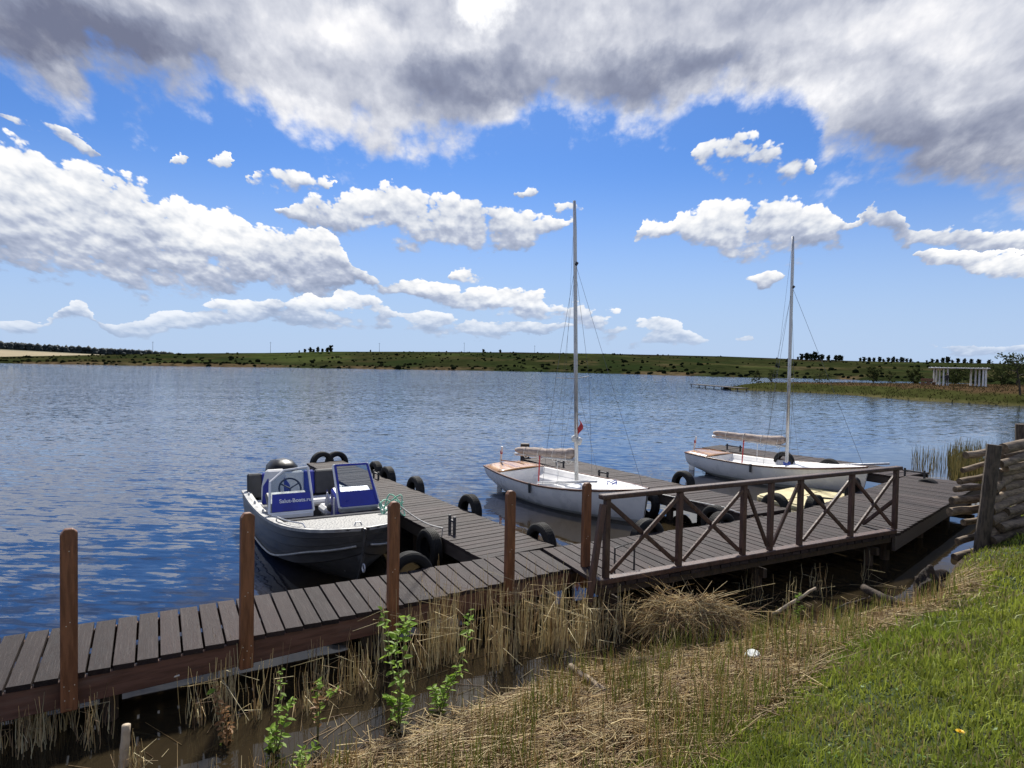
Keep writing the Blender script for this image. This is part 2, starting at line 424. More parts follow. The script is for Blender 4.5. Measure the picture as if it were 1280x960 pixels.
M['canvas'] = pmat('sail_roll_canvas', (.30, .23, .19), (.46, .38, .33), rough=0.85, scale=7, stretch=(1, 3, 3), bump=.012, bscale=9)
M['wire'] = pmat('rigging_wire', (.10, .10, .11), rough=0.4, metal=.6)
M['rope'] = pmat('white_rope', (.62, .62, .60), (.75, .74, .7), rough=.8, scale=40)
M['rope_green'] = pmat('green_rope', (.14, .42, .28), (.32, .62, .48), rough=.7, scale=30)
M['rope_blue'] = pmat('blue_rope', (.04, .07, .30), (.10, .16, .5), rough=.7, scale=30)
M['red'] = pmat('red_cloth', (.42, .03, .035), (.58, .07, .06), rough=.7, scale=10)
M['hullgrey'] = pmat('hull_dark_grey_paint', (.062, .061, .062), (.092, .091, .090), rough=0.36, scale=3, metal=.25, stretch=(1, 1, 4), rvar=.08, dirt=(.13, .12, .11), dirt_amt=.3)
M['alu'] = pmat('bare_aluminium', (.25, .25, .25), (.36, .36, .355), rough=0.5, metal=.5, scale=9, dirt=(.3, .29, .27), dirt_amt=.4)
M['blue'] = pmat('royal_blue_vinyl', (.012, .022, .26), (.020, .035, .34), rough=0.38, scale=4)
M['vinyl_white'] = pmat('white_vinyl', (.68, .67, .64), (.78, .77, .74), rough=.5, scale=5)
M['vinyl_grey'] = pmat('charcoal_vinyl', (.028, .029, .032), (.05, .05, .055), rough=.5, scale=5)
M['carpet'] = pmat('charcoal_carpet', (.03, .03, .033), (.06, .06, .064), rough=.95, scale=60, bump=.003, bscale=160)
M['black'] = pmat('black_gloss_cowl', (.007, .007, .008), (.012, .012, .013), rough=.4, scale=4, spec=.35)
M['frame_white'] = pmat('white_frame_paint', (.74, .74, .74), (.8, .8, .8), rough=.35, scale=4)
M['log'] = pmat('weathered_log', (.125, .092, .064), (.29, .225, .16), rough=.85, scale=4, stretch=(1, 7, 7), bump=.008, rnd=.25, dirt=(.05, .036, .024), dirt_amt=.75)
M['log_end'] = pmat('log_cut_end', (.060, .042, .026), (.19, .135, .085), rough=.85, scale=12, bump=.004, rnd=.35)
M['stake'] = pmat('dark_rotten_stake', (.035, .026, .019), (.11, .085, .065), rough=.9, scale=6, stretch=(5, 5, 1), bump=.012)
M['raft'] = pmat('pale_yellow_raft_sheet', (.50, .42, .22), (.62, .54, .31), rough=.6, scale=3, dirt=(.28, .24, .13), dirt_amt=.6)
M['earth'] = pmat('dark_root_earth', (.010, .0065, .0045), (.034, .022, .015), rough=.95, scale=12, bump=.03, bscale=20)
M['pergola'] = pmat('white_painted_concrete', (.68, .68, .67), (.78, .78, .77), rough=.6, scale=1.2)
M['benchwood'] = pmat('brown_bench_wood', (.15, .075, .04), (.22, .12, .07), rough=.7, scale=5)
M['plastic'] = pmat('white_plastic', (.66, .69, .66), (.76, .78, .74), rough=.35, scale=12)
M['stone'] = pmat('grey_stone', (.16, .16, .155), (.28, .28, .27), rough=.85, scale=9, bump=.01)
M['bark'] = pmat('tree_bark', (.035, .026, .019), (.085, .065, .05), rough=.9, scale=3, stretch=(3, 3, 1))
M['dandelion'] = pmat('yellow_petals', (.72, .46, .01), (.82, .58, .03), rough=.6, scale=40)

def leaf_mat(name, c1, c2, scale=3.0, trans=0.35, rough=.55, rnd=0.0, tint=False, spec=.3):
    m, t, b = new_mat(name)
    out = m.node_tree.nodes['Material Output']
    if tint:
        at_ = t.n('ShaderNodeAttribute'); at_.attribute_name = 'tint'; c = at_.outputs['Color']
    else:
        nz = t.noise(t.n('ShaderNodeNewGeometry').outputs['Position'], scale, 3, .6)
        c = t.mix(t.mr(nz, .32, .68), c1, c2)
        if rnd:
            oi = t.n('ShaderNodeObjectInfo').outputs['Random']; k = t.m('MULTIPLY_ADD', t.m('SUBTRACT', oi, .5), 2 * rnd, 1.0)
            c = t.mix(1.0, c, t.xyz(k, k, k), 'MULTIPLY')
    t.put(b.inputs['Base Color'], c); b.inputs['Roughness'].default_value = rough; b.inputs['Specular IOR Level'].default_value = spec
    tr = t.n('ShaderNodeBsdfTranslucent'); t.put(tr.inputs[0], c)
    mx = t.n('ShaderNodeMixShader'); mx.inputs[0].default_value = trans
    m.node_tree.links.new(b.outputs[0], mx.inputs[1]); m.node_tree.links.new(tr.outputs[0], mx.inputs[2])
    m.node_tree.links.new(mx.outputs[0], out.inputs[0])
    return m
M['blades'] = leaf_mat('grass_blades', None, None, tint=True, trans=.3)
M['far_blades'] = leaf_mat('far_grass_blades', None, None, tint=True, trans=.15, spec=.0)
M['straw'] = leaf_mat('dry_reed_straw', None, None, tint=True, trans=.34, rough=.6)
M['willow'] = leaf_mat('young_willow_leaf', (.17, .28, .03), (.30, .44, .07), scale=9, trans=.45, rnd=.2)
M['dryleaf'] = leaf_mat('dry_brown_leaf', (.20, .10, .04), (.34, .19, .08), scale=9, trans=.3, rnd=.2)
M['sapstem'] = pmat('sapling_stem', (.10, .10, .045), (.16, .15, .06), rough=.7, scale=20)
M['tree_dark'] = leaf_mat('dark_tree_leaves', (.014, .021, .011), (.030, .043, .018), scale=.6, trans=.1, spec=.0)
M['tree_olive'] = leaf_mat('olive_spring_leaves', (.030, .038, .015), (.058, .070, .026), scale=.8, trans=.3, spec=.0)
M['bush'] = leaf_mat('hillside_bush_leaves', (.007, .011, .006), (.018, .023, .010), scale=.5, trans=.05, spec=.0)

def glass_mat():
    m, t, b = new_mat('windscreen_glass')
    b.inputs['Base Color'].default_value = (.9, .95, .96, 1); b.inputs['Roughness'].default_value = .02
    out = m.node_tree.nodes['Material Output']
    tr = t.n('ShaderNodeBsdfTransparent'); tr.inputs[0].default_value = (.80, .84, .86, 1)
    gl = t.n('ShaderNodeBsdfGlossy'); gl.inputs['Roughness'].default_value = .03
    fr = t.n('ShaderNodeFresnel'); fr.inputs[0].default_value = 1.5
    mx = t.n('ShaderNodeMixShader'); t.put(mx.inputs[0], t.m('MULTIPLY_ADD', fr.outputs[0], 0.9, 0.06))
    m.node_tree.links.new(tr.outputs[0], mx.inputs[1]); m.node_tree.links.new(gl.outputs[0], mx.inputs[2])
    m.node_tree.links.new(mx.outputs[0], out.inputs[0]); return m
M['glass'] = glass_mat()

# ------------------------------------------------------------------ shore line of the near bank (plan view, water on the far side)
SHORE = np.array([(-40, -22), (-12, -3.6), (-6, 1.6), (-4, 3.2), (-2.4, 4.15), (-1.2, 4.95), (-.3, 5.68), (.6, 6.35), (1.6, 6.92), (3.2, 7.6), (4.6, 8.05),
                  (5.4, 8.6), (6.3, 9.7), (7.2, 10.75), (8.4, 11.9), (10.6, 14.6), (12.4, 17.2), (15.6, 21.4), (20, 26), (28, 36), (40, 48), (52, 56), (80, 60)], dtype=float)
def shore_s(x, y):
    """signed distance to the shore line, positive on land"""
    x = np.asarray(x, float); y = np.asarray(y, float)
    best = np.full(x.shape, 1e9); sg = np.ones(x.shape)
    for a, b in zip(SHORE[:-1], SHORE[1:]):
        d = b - a; L2 = d @ d
        t = np.clip(((x - a[0]) * d[0] + (y - a[1]) * d[1]) / L2, 0, 1)
        px, py = a[0] + t * d[0], a[1] + t * d[1]
        ds = np.hypot(x - px, y - py); cr = d[0] * (y - a[1]) - d[1] * (x - a[0])
        m_ = ds < best; best = np.where(m_, ds, best); sg = np.where(m_, np.where(cr > 0, -1.0, 1.0), sg)
    return best * sg
def sstep(t): t = np.clip(t, 0, 1); return t * t * (3 - 2 * t)
def vnoise(x, y, seed=0):
    """smooth value noise"""
    xi, yi = np.floor(x).astype(np.int64), np.floor(y).astype(np.int64)
    fx, fy = sstep(x - xi), sstep(y - yi)
    def h(i, j):
        n = (i * 374761393 + j * 668265263 + seed * 974634777) & 0xffffffff
        n = ((n ^ (n >> 13)) * 1274126177) & 0xffffffff
        return ((n ^ (n >> 16)) & 0xffff) / 65535.0
    return (h(xi, yi) * (1 - fx) + h(xi + 1, yi) * fx) * (1 - fy) + (h(xi, yi + 1) * (1 - fx) + h(xi + 1, yi + 1) * fx) * fy
def fbm(x, y, o=4, seed=0):
    a, s, n = 0.5, 0.0, 0.0
    for i in range(o):
        s = s + a * vnoise(x * 2 ** i, y * 2 ** i, seed + i); n += a; a *= 0.5
    return s / n
def mat_width(x): return lerp(1.75, 0.28, sstep((np.asarray(x, float) - .8) / 4.6))
def ground_z(x, y):
    x = np.asarray(x, float); y = np.asarray(y, float)
    s = shore_s(x, y); m_ = mat_width(x)
    k = lerp(0.27, 0.46, sstep((x - 5.5) / 2.5))
    z = np.where(s < 0, np.maximum(0.42 * s, -1.6), np.where(s < m_, 0.27 * (np.clip(s, 0, 9) / m_) ** 0.8, 0.27 + k * (s - m_)))
    cap = 1.42
    z = np.where(z > cap - .4, cap - .4 + .4 * (1 - np.exp(-np.clip(z - cap + .4, 0, 50) / .4)), z)
    z = z + (fbm(x * 1.3, y * 1.3, 4, 5) - .5) * 0.12 * np.clip(s / .6, 0, 1) + (fbm(x * 6, y * 6, 3, 9) - .5) * .035 * np.clip(s / .2, 0, 1)
    return z

# ================================================================== THE SETTING
# ------------------------------------------------------------------ water
def water_mat():
    m, t, b = new_mat('lake_water')
    pos_ = t.n('ShaderNodeNewGeometry').outputs['Position']
    x, y, z = t.sep(pos_)
    # how sheltered: calm in the lee of the bank and between the jetties, open lake further out
    off = t.m('SUBTRACT', t.m('MULTIPLY', y, 0.80), t.m('MULTIPLY', x, 0.60))       # distance out from the boardwalk line
    off = t.m('ADD', off, t.m('MULTIPLY', t.m('SUBTRACT', t.noise(pos_, .35, 2, .5), .5), 3.5))
    open_ = t.mr(off, 9.0, 14.5, 0.0, 1.0)
    basin = t.mr(x, -4.6, -2.4, 1.0, 0.0)                                            # left of the motor boat the swell comes in
    basin = t.m('MULTIPLY', basin, t.mr(off, 6.8, 9.0))
    open_ = t.m('MAXIMUM', open_, t.m('MULTIPLY', basin, .9))
    def slopes(sx, sy, det, rough, seed, ang):
        ca, sa = math.cos(R(ang)), math.sin(R(ang))
        u = t.m('ADD', t.m('MULTIPLY', x, ca * sx), t.m('MULTIPLY', y, sa * sx))
        v = t.m('ADD', t.m('MULTIPLY', x, -sa * sy), t.m('MULTIPLY', y, ca * sy))
        c = t.noise(t.xyz(u, v, seed), 1.0, det, rough, out=1)
        return t.v('SUBTRACT', c, (.5, .5, .5))
    s1 = slopes(0.50, 2.5, 2, .5, 1.3, 6)        # wind waves, about a metre
    s2 = slopes(2.2, 7.5, 3, .55, 7.9, -5)        # ripples
    s3 = slopes(.10, .22, 2, .5, 4.4, 14)         # gusts: where ripples are strong or weak
    gust = t.mr(t.sep(s3)[0], -.16, .16, .8, 1.15)
    a1 = t.m('MULTIPLY', t.m('MULTIPLY_ADD', open_, .96, .04), 0.125)
    a2 = t.m('MULTIPLY', t.m('MULTIPLY_ADD', open_, .94, .06), t.m('MULTIPLY', gust, t.mr(off, 14.0, 70.0, 0.36, 0.95)))
    sl = t.v('ADD', t.v('SCALE', s1, sc=a1), t.v('SCALE', s2, sc=a2))
    lx, ly, lz = t.sep(sl)
    nrm = t.v('NORMALIZE', t.xyz(t.m('MULTIPLY', lx, .55), ly, 1.0))
    # body colour: peaty brown in the shallows, dark blue-green on the lake with reflected sky blue put in
    shallow = t.m('MAXIMUM', t.mr(off, 9.0, 15.0), basin)
    c = t.mix(shallow, (.024, .018, .010), (.008, .026, .072))
    t.put(b.inputs['Base Color'], c); b.inputs['Roughness'].default_value = .035
    b.inputs['IOR'].default_value = 1.333; b.inputs['Specular IOR Level'].default_value = .5
    t.put(b.inputs['Normal'], nrm)
    return m
me = npmesh('water', [(-4000, -600, 0), (4000, -600, 0), (4000, 5000, 0), (-4000, 5000, 0)], [(0, 1, 2, 3)])
water = kind(link('water', me, water_mat()), 'structure', 'blue rippled lake water')

# ------------------------------------------------------------------ near bank
def axis(lo, a, b, hi, fine):
    xs = list(np.arange(a, b + 1e-6, fine)); st = fine; x = a
    left = []
    while x > lo: st *= 1.25; x -= st; left.append(x)
    st = fine; x = b; right = []
    while x < hi: st *= 1.25; x += st; right.append(x)
    return np.array(left[::-1] + xs + right)
gx, gy = axis(-600, -4.5, 13.0, 600, .12), axis(-600, 1.0, 15.0, 60, .12)
GX, GY = np.meshgrid(gx, gy); GZ = ground_z(GX, GY)
S_ = shore_s(GX, GY)
def ground_tint(X, Y, s):
    g = fbm(X * 1.1, Y * 1.1, 4, 21)[..., None]; n2 = fbm(X * 7, Y * 7, 3, 31)[..., None]
    soil = np.array([.040, .027, .016]) * (0.6 + .8 * n2); grass = np.array([.022, .034, .009]) * (.6 + .8 * n2)
    k = sstep((s - mat_width(X) + .25 + (g[..., 0] - .5) * .9) / .5)[..., None]
    c = soil * (1 - k) + grass * k
    bare = sstep((g - .60) / .10)
    return c * (1 - .35 * bare) + np.array([.075, .055, .032]) * .35 * bare
vx = np.stack([GX, GY, GZ], -1).reshape(-1, 3)
ny_, nx_ = GX.shape
ii = np.arange(nx_ * ny_).reshape(ny_, nx_)
fc = np.stack([ii[:-1, :-1], ii[:-1, 1:], ii[1:, 1:], ii[1:, :-1]], -1).reshape(-1, 4)
keep = GZ.reshape(-1)[fc].max(1) > -1.55
def tint_mat(name, rough=.9, bump=.01, bscale=20, scale=.5, amt=.25, spec=.2, bands=None):
    m, t, b = new_mat(name)
    at_ = t.n('ShaderNodeAttribute'); at_.attribute_name = 'tint'
    p_ = t.n('ShaderNodeNewGeometry').outputs['Position']
    nz = t.noise(p_, scale, 6, .65)
    k = t.mr(nz, .3, .7, 1 - amt, 1 + amt, smooth=False)
    t.put(b.inputs['Base Color'], t.mix(1.0, at_.outputs['Color'], t.xyz(k, k, k), 'MULTIPLY'))
    b.inputs['Roughness'].default_value = rough; b.inputs['Specular IOR Level'].default_value = spec
    if bands:                                   # patches of different cover, drawn out along the slope
        base = t.mix(1.0, at_.outputs['Color'], t.xyz(k, k, k), 'MULTIPLY')
        for sc, st, col_, lo, hi, am in bands:
            base = t.mix(t.m('MULTIPLY', t.mr(t.noise(t.v('MULTIPLY', p_, st), sc, 4, .6), lo, hi), am), base, col_)
        t.put(b.inputs['Base Color'], base)
    if bump:
        bn = t.n('ShaderNodeBump'); bn.inputs['Distance'].default_value = bump; t.put(bn.inputs['Height'], t.noise(p_, bscale, 4, .6)); t.put(b.inputs['Normal'], bn.outputs[0])
    return m
me = npmesh('ground', vx, fc[keep], True, ground_tint(GX, GY, S_).reshape(-1, 3))
kind(link('ground', me, tint_mat('bank_soil', scale=6)), 'structure', 'grassy lake bank sloping down to the water')

# ------------------------------------------------------------------ far shore: the long low hill across the lake
WLX = [-900, -400, 0, 160, 320, 480, 640, 800, 900, 1000, 1140, 1280, 1700, 2300]
WLD = [420, 350, 314, 284, 284, 279, 283, 254, 233, 236, 223, 202, 170, 150]
CRX = [-900, -300, 0, 160, 250, 330, 420, 520, 640, 760, 900, 1000, 1100, 1200, 1280, 1700, 2300]
CRP = [4, 0, -2.0, 3.6, 6.6, 8.4, 11.6, 13.2, 14.6, 14.8, 14.2, 12.2, 11, 11.4, 11, 10, 10]
DCR = 430.0
px_cols = np.arange(-900, 2301, 8.0)
def col_dir(x):
    d = ray(x, 455.0 + (x - 640) * math.tan(ROLL)); d = np.array([d[0], d[1]]); return d / np.linalg.norm(d)
dirs = np.array([col_dir(x) for x in px_cols])
D0 = np.interp(px_cols, WLX, WLD); D0 = D0 + (fbm(px_cols / 50, px_cols * 0, 4, 3) - .5) * 16
cosaz = dirs[:, 1]
def crest_z(x):
    i = np.interp(x, WLX, WLD) + DCR
    return 3.0 + np.interp(x, CRX, CRP) / FPX * i * np.interp(x, px_cols, cosaz)
ZC = crest_z(px_cols)
rows_t = [-.08, -.02, 0.0, .004, .012, .03, .06, .10, .15, .20, .26, .32, .38, .45, .52, .60, .68, .76, .84, .90, .95, 1.0, 1.06, 1.15, 1.3, 1.7, 2.6, 4.5, 8.0]
def hill_point(x, t, D, zc, d):
    dist = D + t * DCR
    if isinstance(t, float) and t < 0: z = t * 20 - .3
    else: z = None
    return dist, z
HX, HY, HZ, HT, HP = [], [], [], [], []
for t in rows_t:
    dist = D0 + t * DCR
    X, Y = dirs[:, 0] * dist, dirs[:, 1] * dist
    if t <= 0: z = np.full_like(X, t * 14.0)
    else:
        bluff = .9 * (0.4 + fbm(X / 26, Y / 26, 3, 8)) * sstep(t / .012)
        z = bluff + (ZC - bluff) * min(t, 1.0) ** .92
        z = z + (fbm(X / 60, Y / 60, 4, 12) - .5) * 3.2 * math.sin(math.pi * min(t, 1.0)) * .7
        if t > 1: z = z - (t - 1) * .9 + (0 if t < 6 else -30)
    HX.append(X); HY.append(Y); HZ.append(z); HT.append(np.full_like(X, t)); HP.append(px_cols)
HX, HY, HZ, HT, HP = map(np.array, (HX, HY, HZ, HT, HP))
def hill_tint(X, Y, t, xp):
    n1 = fbm(X / 40, Y / 22, 4, 41)[..., None]; n2 = fbm(X / 9, Y / 9, 3, 43)[..., None]; n3 = fbm(X / 120, Y / 60, 3, 47)[..., None]
    c = np.array([.040, .047, .018]) * (.55 + .9 * n2)
    c = c + sstep((n1 - .52) / .16) * (np.array([.065, .056, .026]) - c) * .75
    c = c + sstep((n3 - .52) / .12) * (np.array([.026, .036, .013]) - c) * .7
    T, XP = t[..., None], xp[..., None]
    fld = sstep((XP - 290) / 40) * sstep((455 - XP) / 40) * sstep((T - .12) / .1) * sstep((.98 - T) / .1)
    c = c + fld * (np.array([.058, .078, .024]) * (.8 + .4 * n2) - c) * .9
    plough = sstep((XP - 500) / 80) * sstep((T - .80) / .06)
    c = c + plough * (np.array([.026, .021, .016]) - c) * .92
    sand = sstep((.035 - T) / .03) * sstep((n1 - .46) / .1)
    c = c + sand * (np.array([.15, .105, .06]) - c) * .8
    dun = sstep((n1 - .60) / .05) * sstep((.45 - T) / .2) * sstep((XP - 600) / 100)
    return (c + dun * (np.array([.14, .11, .06]) - c) * .6) * .62  # whole tint lowered: cloud shadow over the hill put into its colour
nr, nc = HX.shape
ii = np.arange(nr * nc).reshape(nr, nc)
fc = np.stack([ii[:-1, :-1], ii[:-1, 1:], ii[1:, 1:], ii[1:, :-1]], -1).reshape(-1, 4)
me = npmesh('far_hill', np.stack([HX, HY, HZ], -1).reshape(-1, 3), fc, True, hill_tint(HX, HY, HT, HP).reshape(-1, 3))
kind(link('far_hill', me, tint_mat('far_hill_grass', bump=0, scale=.25, amt=.5, spec=.0, bands=[
    (.03, (1, .35, 1), (.016, .025, .009), .50, .62, .8), (.022, (1, .22, 1), (.046, .058, .019), .54, .66, .7), (.05, (1, .3, 1), (.060, .045, .022), .60, .70, .7), (.30, (1, .8, 1), (.007, .010, .005), .56, .64, .75)])), 'structure', 'long low green hill along the far shore')
def hill_z(xp, t):
    """point of the hill surface in photo column xp at slope fraction t"""
    d = col_dir(xp); D = np.interp(xp, px_cols, D0) + t * DCR
    j = np.interp(t, rows_t, np.arange(nr)); c = np.interp(xp, px_cols, np.arange(nc))
    j0, c0 = int(j), int(c); j1, c1 = min(j0 + 1, nr - 1), min(c0 + 1, nc - 1); fj, fcx = j - j0, c - c0
    z = (HZ[j0, c0] * (1 - fcx) + HZ[j0, c1] * fcx) * (1 - fj) + (HZ[j1, c0] * (1 - fcx) + HZ[j1, c1] * fcx) * fj
    return Vector((d[0] * D, d[1] * D, z))

# the pale field and the wooded ridge far behind on the left
fx_cols = np.arange(-900, 330, 10.0)
fd = np.array([col_dir(x) for x in fx_cols])
top_px = np.interp(fx_cols, [-900, -200, 0, 100, 160, 230, 330], [9, 8, 7.4, 3.8, 1.8, -2, -8])
rows = []; tin = []
for k, (dist, f) in enumerate([(900, -.6), (1000, .0), (1100, .35), (1250, .75), (1400, 1.0), (2200, 1.0), (3200, .8)]):
    z = 3 + (top_px * f - (2.5 if f < .5 else 0)) / FPX * dist * fd[:, 1]
    rows.append(np.stack([fd[:, 0] * dist, fd[:, 1] * dist, z], -1))
    tin.append(np.tile(np.array([.27, .22, .13]) if k < 4 else np.array([.05, .055, .03]), (len(fx_cols), 1)))
rows = np.array(rows); nr2, nc2 = rows.shape[:2]; ii = np.arange(nr2 * nc2).reshape(nr2, nc2)
fc = np.stack([ii[:-1, :-1], ii[:-1, 1:], ii[1:, 1:], ii[1:, :-1]], -1).reshape(-1, 4)
me = npmesh('far_field', rows.reshape(-1, 3), fc, True, np.array(tin).reshape(-1, 3))
kind(link('far_field', me, tint_mat('pale_stubble_field', bump=0, scale=.02, amt=.15)), 'structure', 'pale stubble field on the far left hillside')

# ------------------------------------------------------------------ lumps and leaf crowns
_ico = {}
def ico(sub):
    if sub not in _ico:
        bm = bmesh.new(); bmesh.ops.create_icosphere(bm, subdivisions=sub, radius=1.0)
        bm.verts.ensure_lookup_table(); bm.faces.ensure_lookup_table()
        _ico[sub] = (np.array([v.co[:] for v in bm.verts]), np.array([[v.index for v in f.verts] for f in bm.faces])); bm.free()
    return _ico[sub]
def lumps(centres, radii, sub=1, jit=.25, seed=1, flat=1.0):
    r_ = np.random.default_rng(seed); v, f = ico(sub); n = len(centres)
    k = 1 + (r_.random((n, len(v), 1)) - .5) * 2 * jit
    V = np.asarray(centres)[:, None, :] + v[None] * k * np.asarray(radii)[:, None, None] * np.array([1, 1, flat])
    F = f[None] + (np.arange(n) * len(v))[:, None, None]
    return V.reshape(-1, 3), F.reshape(-1, 3)
def leaf_cards(centres, sizes, seed=1, n_up=.4):
    """small diamond leaves, one quad each, randomly turned"""
    r_ = np.random.default_rng(seed); n = len(centres); c = np.asarray(centres)
    a = r_.normal(size=(n, 3)); a /= np.linalg.norm(a, axis=1)[:, None]
    b = r_.normal(size=(n, 3)); b -= (b * a).sum(1)[:, None] * a; b /= np.linalg.norm(b, axis=1)[:, None]
    s = np.asarray(sizes)[:, None]
    V = np.stack([c - a * s, c + b * s * .55, c + a * s, c - b * s * .55], 1).reshape(-1, 3)
    F = np.arange(n * 4).reshape(n, 4)
    return V, F

# scrub dotted over the far hill, too many and too small to count
cs, rs = [], []
r_ = np.random.default_rng(5)
while len(cs) < 1150:
    x = r_.uniform(-300, 1700); t = r_.random() ** 1.1 * 1.0 + .004
    dens = .35 + .65 * sstep((x - 420) / 60) * sstep((760 - x) / 80)
    if 300 < x < 440 and t > .1: dens *= .08
    cl = float(vnoise(np.array(x / 17.), np.array(t * 11.), 77) * .6 + vnoise(np.array(x / 5.), np.array(t * 30.), 78) * .4)
    if cl < .64 - .22 * dens and r_.random() > .05: continue
    p = hill_z(x, t); rad = r_.uniform(.3, .95) * (1.6 if r_.random() < .08 else 1) * (1.0 if t > .05 else .9); cs.append((p.x, p.y, p.z + rad * .4)); rs.append(rad)
for x in np.arange(-200, 1500, 3.2):           # darker fringe along the water's edge
    if r_.random() < .6:
        p = hill_z(x, r_.uniform(.002, .03)); rad = r_.uniform(.35, 1.0); cs.append((p.x, p.y, p.z + rad * .2)); rs.append(rad)
vv, ff = lumps(cs, rs, 1, .3, 3, .75)
kind(link('hillside_scrub', npmesh('hillside_scrub', vv, ff), M['bush']), 'stuff', 'dark scrub dotted over the far hillside')
# wood on the ridge at the far left
cs, rs = [], []
for x in np.arange(-700, 262, 1.1):
    d = col_dir(x); dist = r_.uniform(1440, 1560)
    base = 3 + np.interp(x, fx_cols, top_px) / FPX * dist * d[1]
    hgt = max(2.2, np.interp(x, [-700, 0, 60, 130, 200, 262], [11, 12, 11, 11.5, 12, 9]) * r_.uniform(.75, 1.1))
    for q_ in range(2):
        cs.append((d[0] * dist + r_.uniform(-3, 3), d[1] * dist, base + hgt * (.25 + .45 * q_))); rs.append(hgt * .42)
vv, ff = lumps(cs, rs, 1, .3, 9)
m_, t_, b_ = new_mat('hazy_wood_leaves'); b_.inputs['Base Color'].default_value = (.020, .030, .032, 1); b_.inputs['Roughness'].default_value = .9  # bluish colour stands in for haze over the distant wood
kind(link('far_wood', npmesh('far_wood', vv, ff), m_), 'stuff', 'dark wood along the ridge at the far left')

def tree_mesh(name, h, cw, n_leaf, leaf, seed, bare=.25, mats=('bark', 'tree_dark'), limbs=7, lean=0.0, shape=1.0):
    """tapered trunk, limbs and a crown of loose leaf clumps"""
    r = random.Random(seed); mb = MB()
    top = (lean * h, 0, h * .92)
    mb.tube([(0, 0, -.05 * h), (lean * h * .3, 0, h * .3), (lean * h * .7, .02 * h, h * .62), top], [h * .028, h * .022, h * .013, h * .004], 6)
    tips = [Vector(top)]
    for i in range(limbs):
        z = h * lerp(bare, .85, (i + .5) / limbs); a = i * 2.4 + r.random()
        L = cw * (.55 + .45 * math.sin(math.pi * ((z / h - bare) / (1 - bare)) ** .8)) * r.uniform(.75, 1.1)
        b = Vector((lean * z + math.cos(a) * L, math.sin(a) * L, z + L * r.uniform(.25, .6)))
        mid = Vector((lean * z + math.cos(a) * L * .5, math.sin(a) * L * .5, z + L * .18))
        mb.tube([(lean * z, 0, z), mid, b], [h * .011, h * .007, h * .003], 4); tips += [b, mid]
    nb = len(mb.f)
    cent, siz = [], []
    k = max(1, n_leaf // len(tips))
    for tp in tips:
        sp = cw * r.uniform(.22, .40)
        for _ in range(k):
            v = Vector((r.gauss(0, 1), r.gauss(0, 1), r.gauss(0, .75 * shape)))
            cent.append(tp + v * sp * .55); siz.append(leaf * r.uniform(.6, 1.3))
    V, F = leaf_cards([tuple(c) for c in cent], siz, seed)
    o = len(mb.v); mb.v += [tuple(x) for x in V]; mb.f += [tuple(int(i) + o for i in f) for f in F]
    me = bpy.data.meshes.new(name); me.from_pydata(mb.v, [], mb.f)
    me.materials.append(M[mats[0]]); me.materials.append(M[mats[1]])
    me.polygons.foreach_set('material_index', [0] * nb + [1] * (len(mb.f) - nb)); me.update()
    return me, nb
def split_tree(name, label, cat, loc, rz=0, group=None, **kw):
    """a tree near enough to show its parts: trunk and crown"""
    me, nb = tree_mesh(name, **kw)
    V = [v.co[:] for v in me.vertices]; Fs = [tuple(p.vertices) for p in me.polygons]
    root = thing(name, label, cat, loc, rz, group)
    for nm, fs, mt in (('trunk', Fs[:nb], me.materials[0]), ('crown', Fs[nb:], me.materials[1])):
        used = sorted({i for f in fs for i in f}); mp = {o: i for i, o in enumerate(used)}
        m2 = bpy.data.meshes.new(nm); m2.from_pydata([V[i] for i in used], [], [tuple(mp[i] for i in f) for f in fs]); m2.update()
        link(nm, m2, mt, root, world=False)
    bpy.data.meshes.remove(me)
    return root

# rows of single trees on the skyline
ORD = ['leftmost', 'second', 'third', 'fourth', 'fifth', 'sixth', 'seventh', 'eighth', 'ninth', 'tenth', 'eleventh', 'twelfth']
tm = [tree_mesh('ridge_tree', 6.0, 1.9, 620, .62, 60 + i, .04, limbs=9, shape=1.7)[0] for i in range(3)]
def ridge_row(label, group, spots):
    for i, (x, hpx) in enumerate(spots):
        p = hill_z(x, .985 + .02 * (i % 3)); d = math.hypot(p.x, p.y); h = hpx / FPX * d * (.70 + .3 * ((i * 7) % 5) / 4)
        o = bpy.data.objects.new('ridge_tree', tm[i % 3]); col_main.objects.link(o)
        o.location = p - Vector((0, 0, .4)); s = h / 6.0; o.scale = (s * (.85 + .4 * ((i * 3) % 4) / 3), s * 1.05, s); o.rotation_euler = (0, 0, i * 1.7)
        tag(o, label.format(ORD[i]), 'tree', group)
ridge_row('{} small tree in the skyline clump above the pale green field, counting from the left', 'trees clumped on the skyline',
          [(374, 4), (381, 5), (388, 6), (392, 5), (397, 7), (403, 6), (409, 6), (413, 8)])
ridge_row('{} dark tree from the left in the skyline grove beside the farther mast', 'trees in the skyline grove by the mast',
          [(997, 5), (1002, 8), (1008, 8), (1013, 9), (1018, 10), (1023, 8), (1027, 8), (1035, 6), (1045, 8), (1050, 7)])
ridge_row('{} dark tree from the left in the long skyline row past the grove', 'trees in the long skyline row',
          [(1075, 6), (1080, 6), (1086, 5), (1092, 6), (1099, 6), (1104, 5), (1110, 6), (1116, 6), (1121, 5), (1127, 6), (1133, 6), (1138, 5)])
ridge_row('{} low dark tree from the left on the skyline behind the white pergola', 'trees on the skyline behind the pergola',
          [(1158, 4), (1165, 5), (1171, 4), (1178, 7), (1184, 7), (1190, 5), (1197, 6), (1205, 5), (1214, 6), (1223, 5), (1236, 6)])
ridge_row('{} lone dark tree from the left on the bare skyline before the tall mast', 'lone trees left of the tall mast', [(463, 4), (604, 5), (625, 4)])
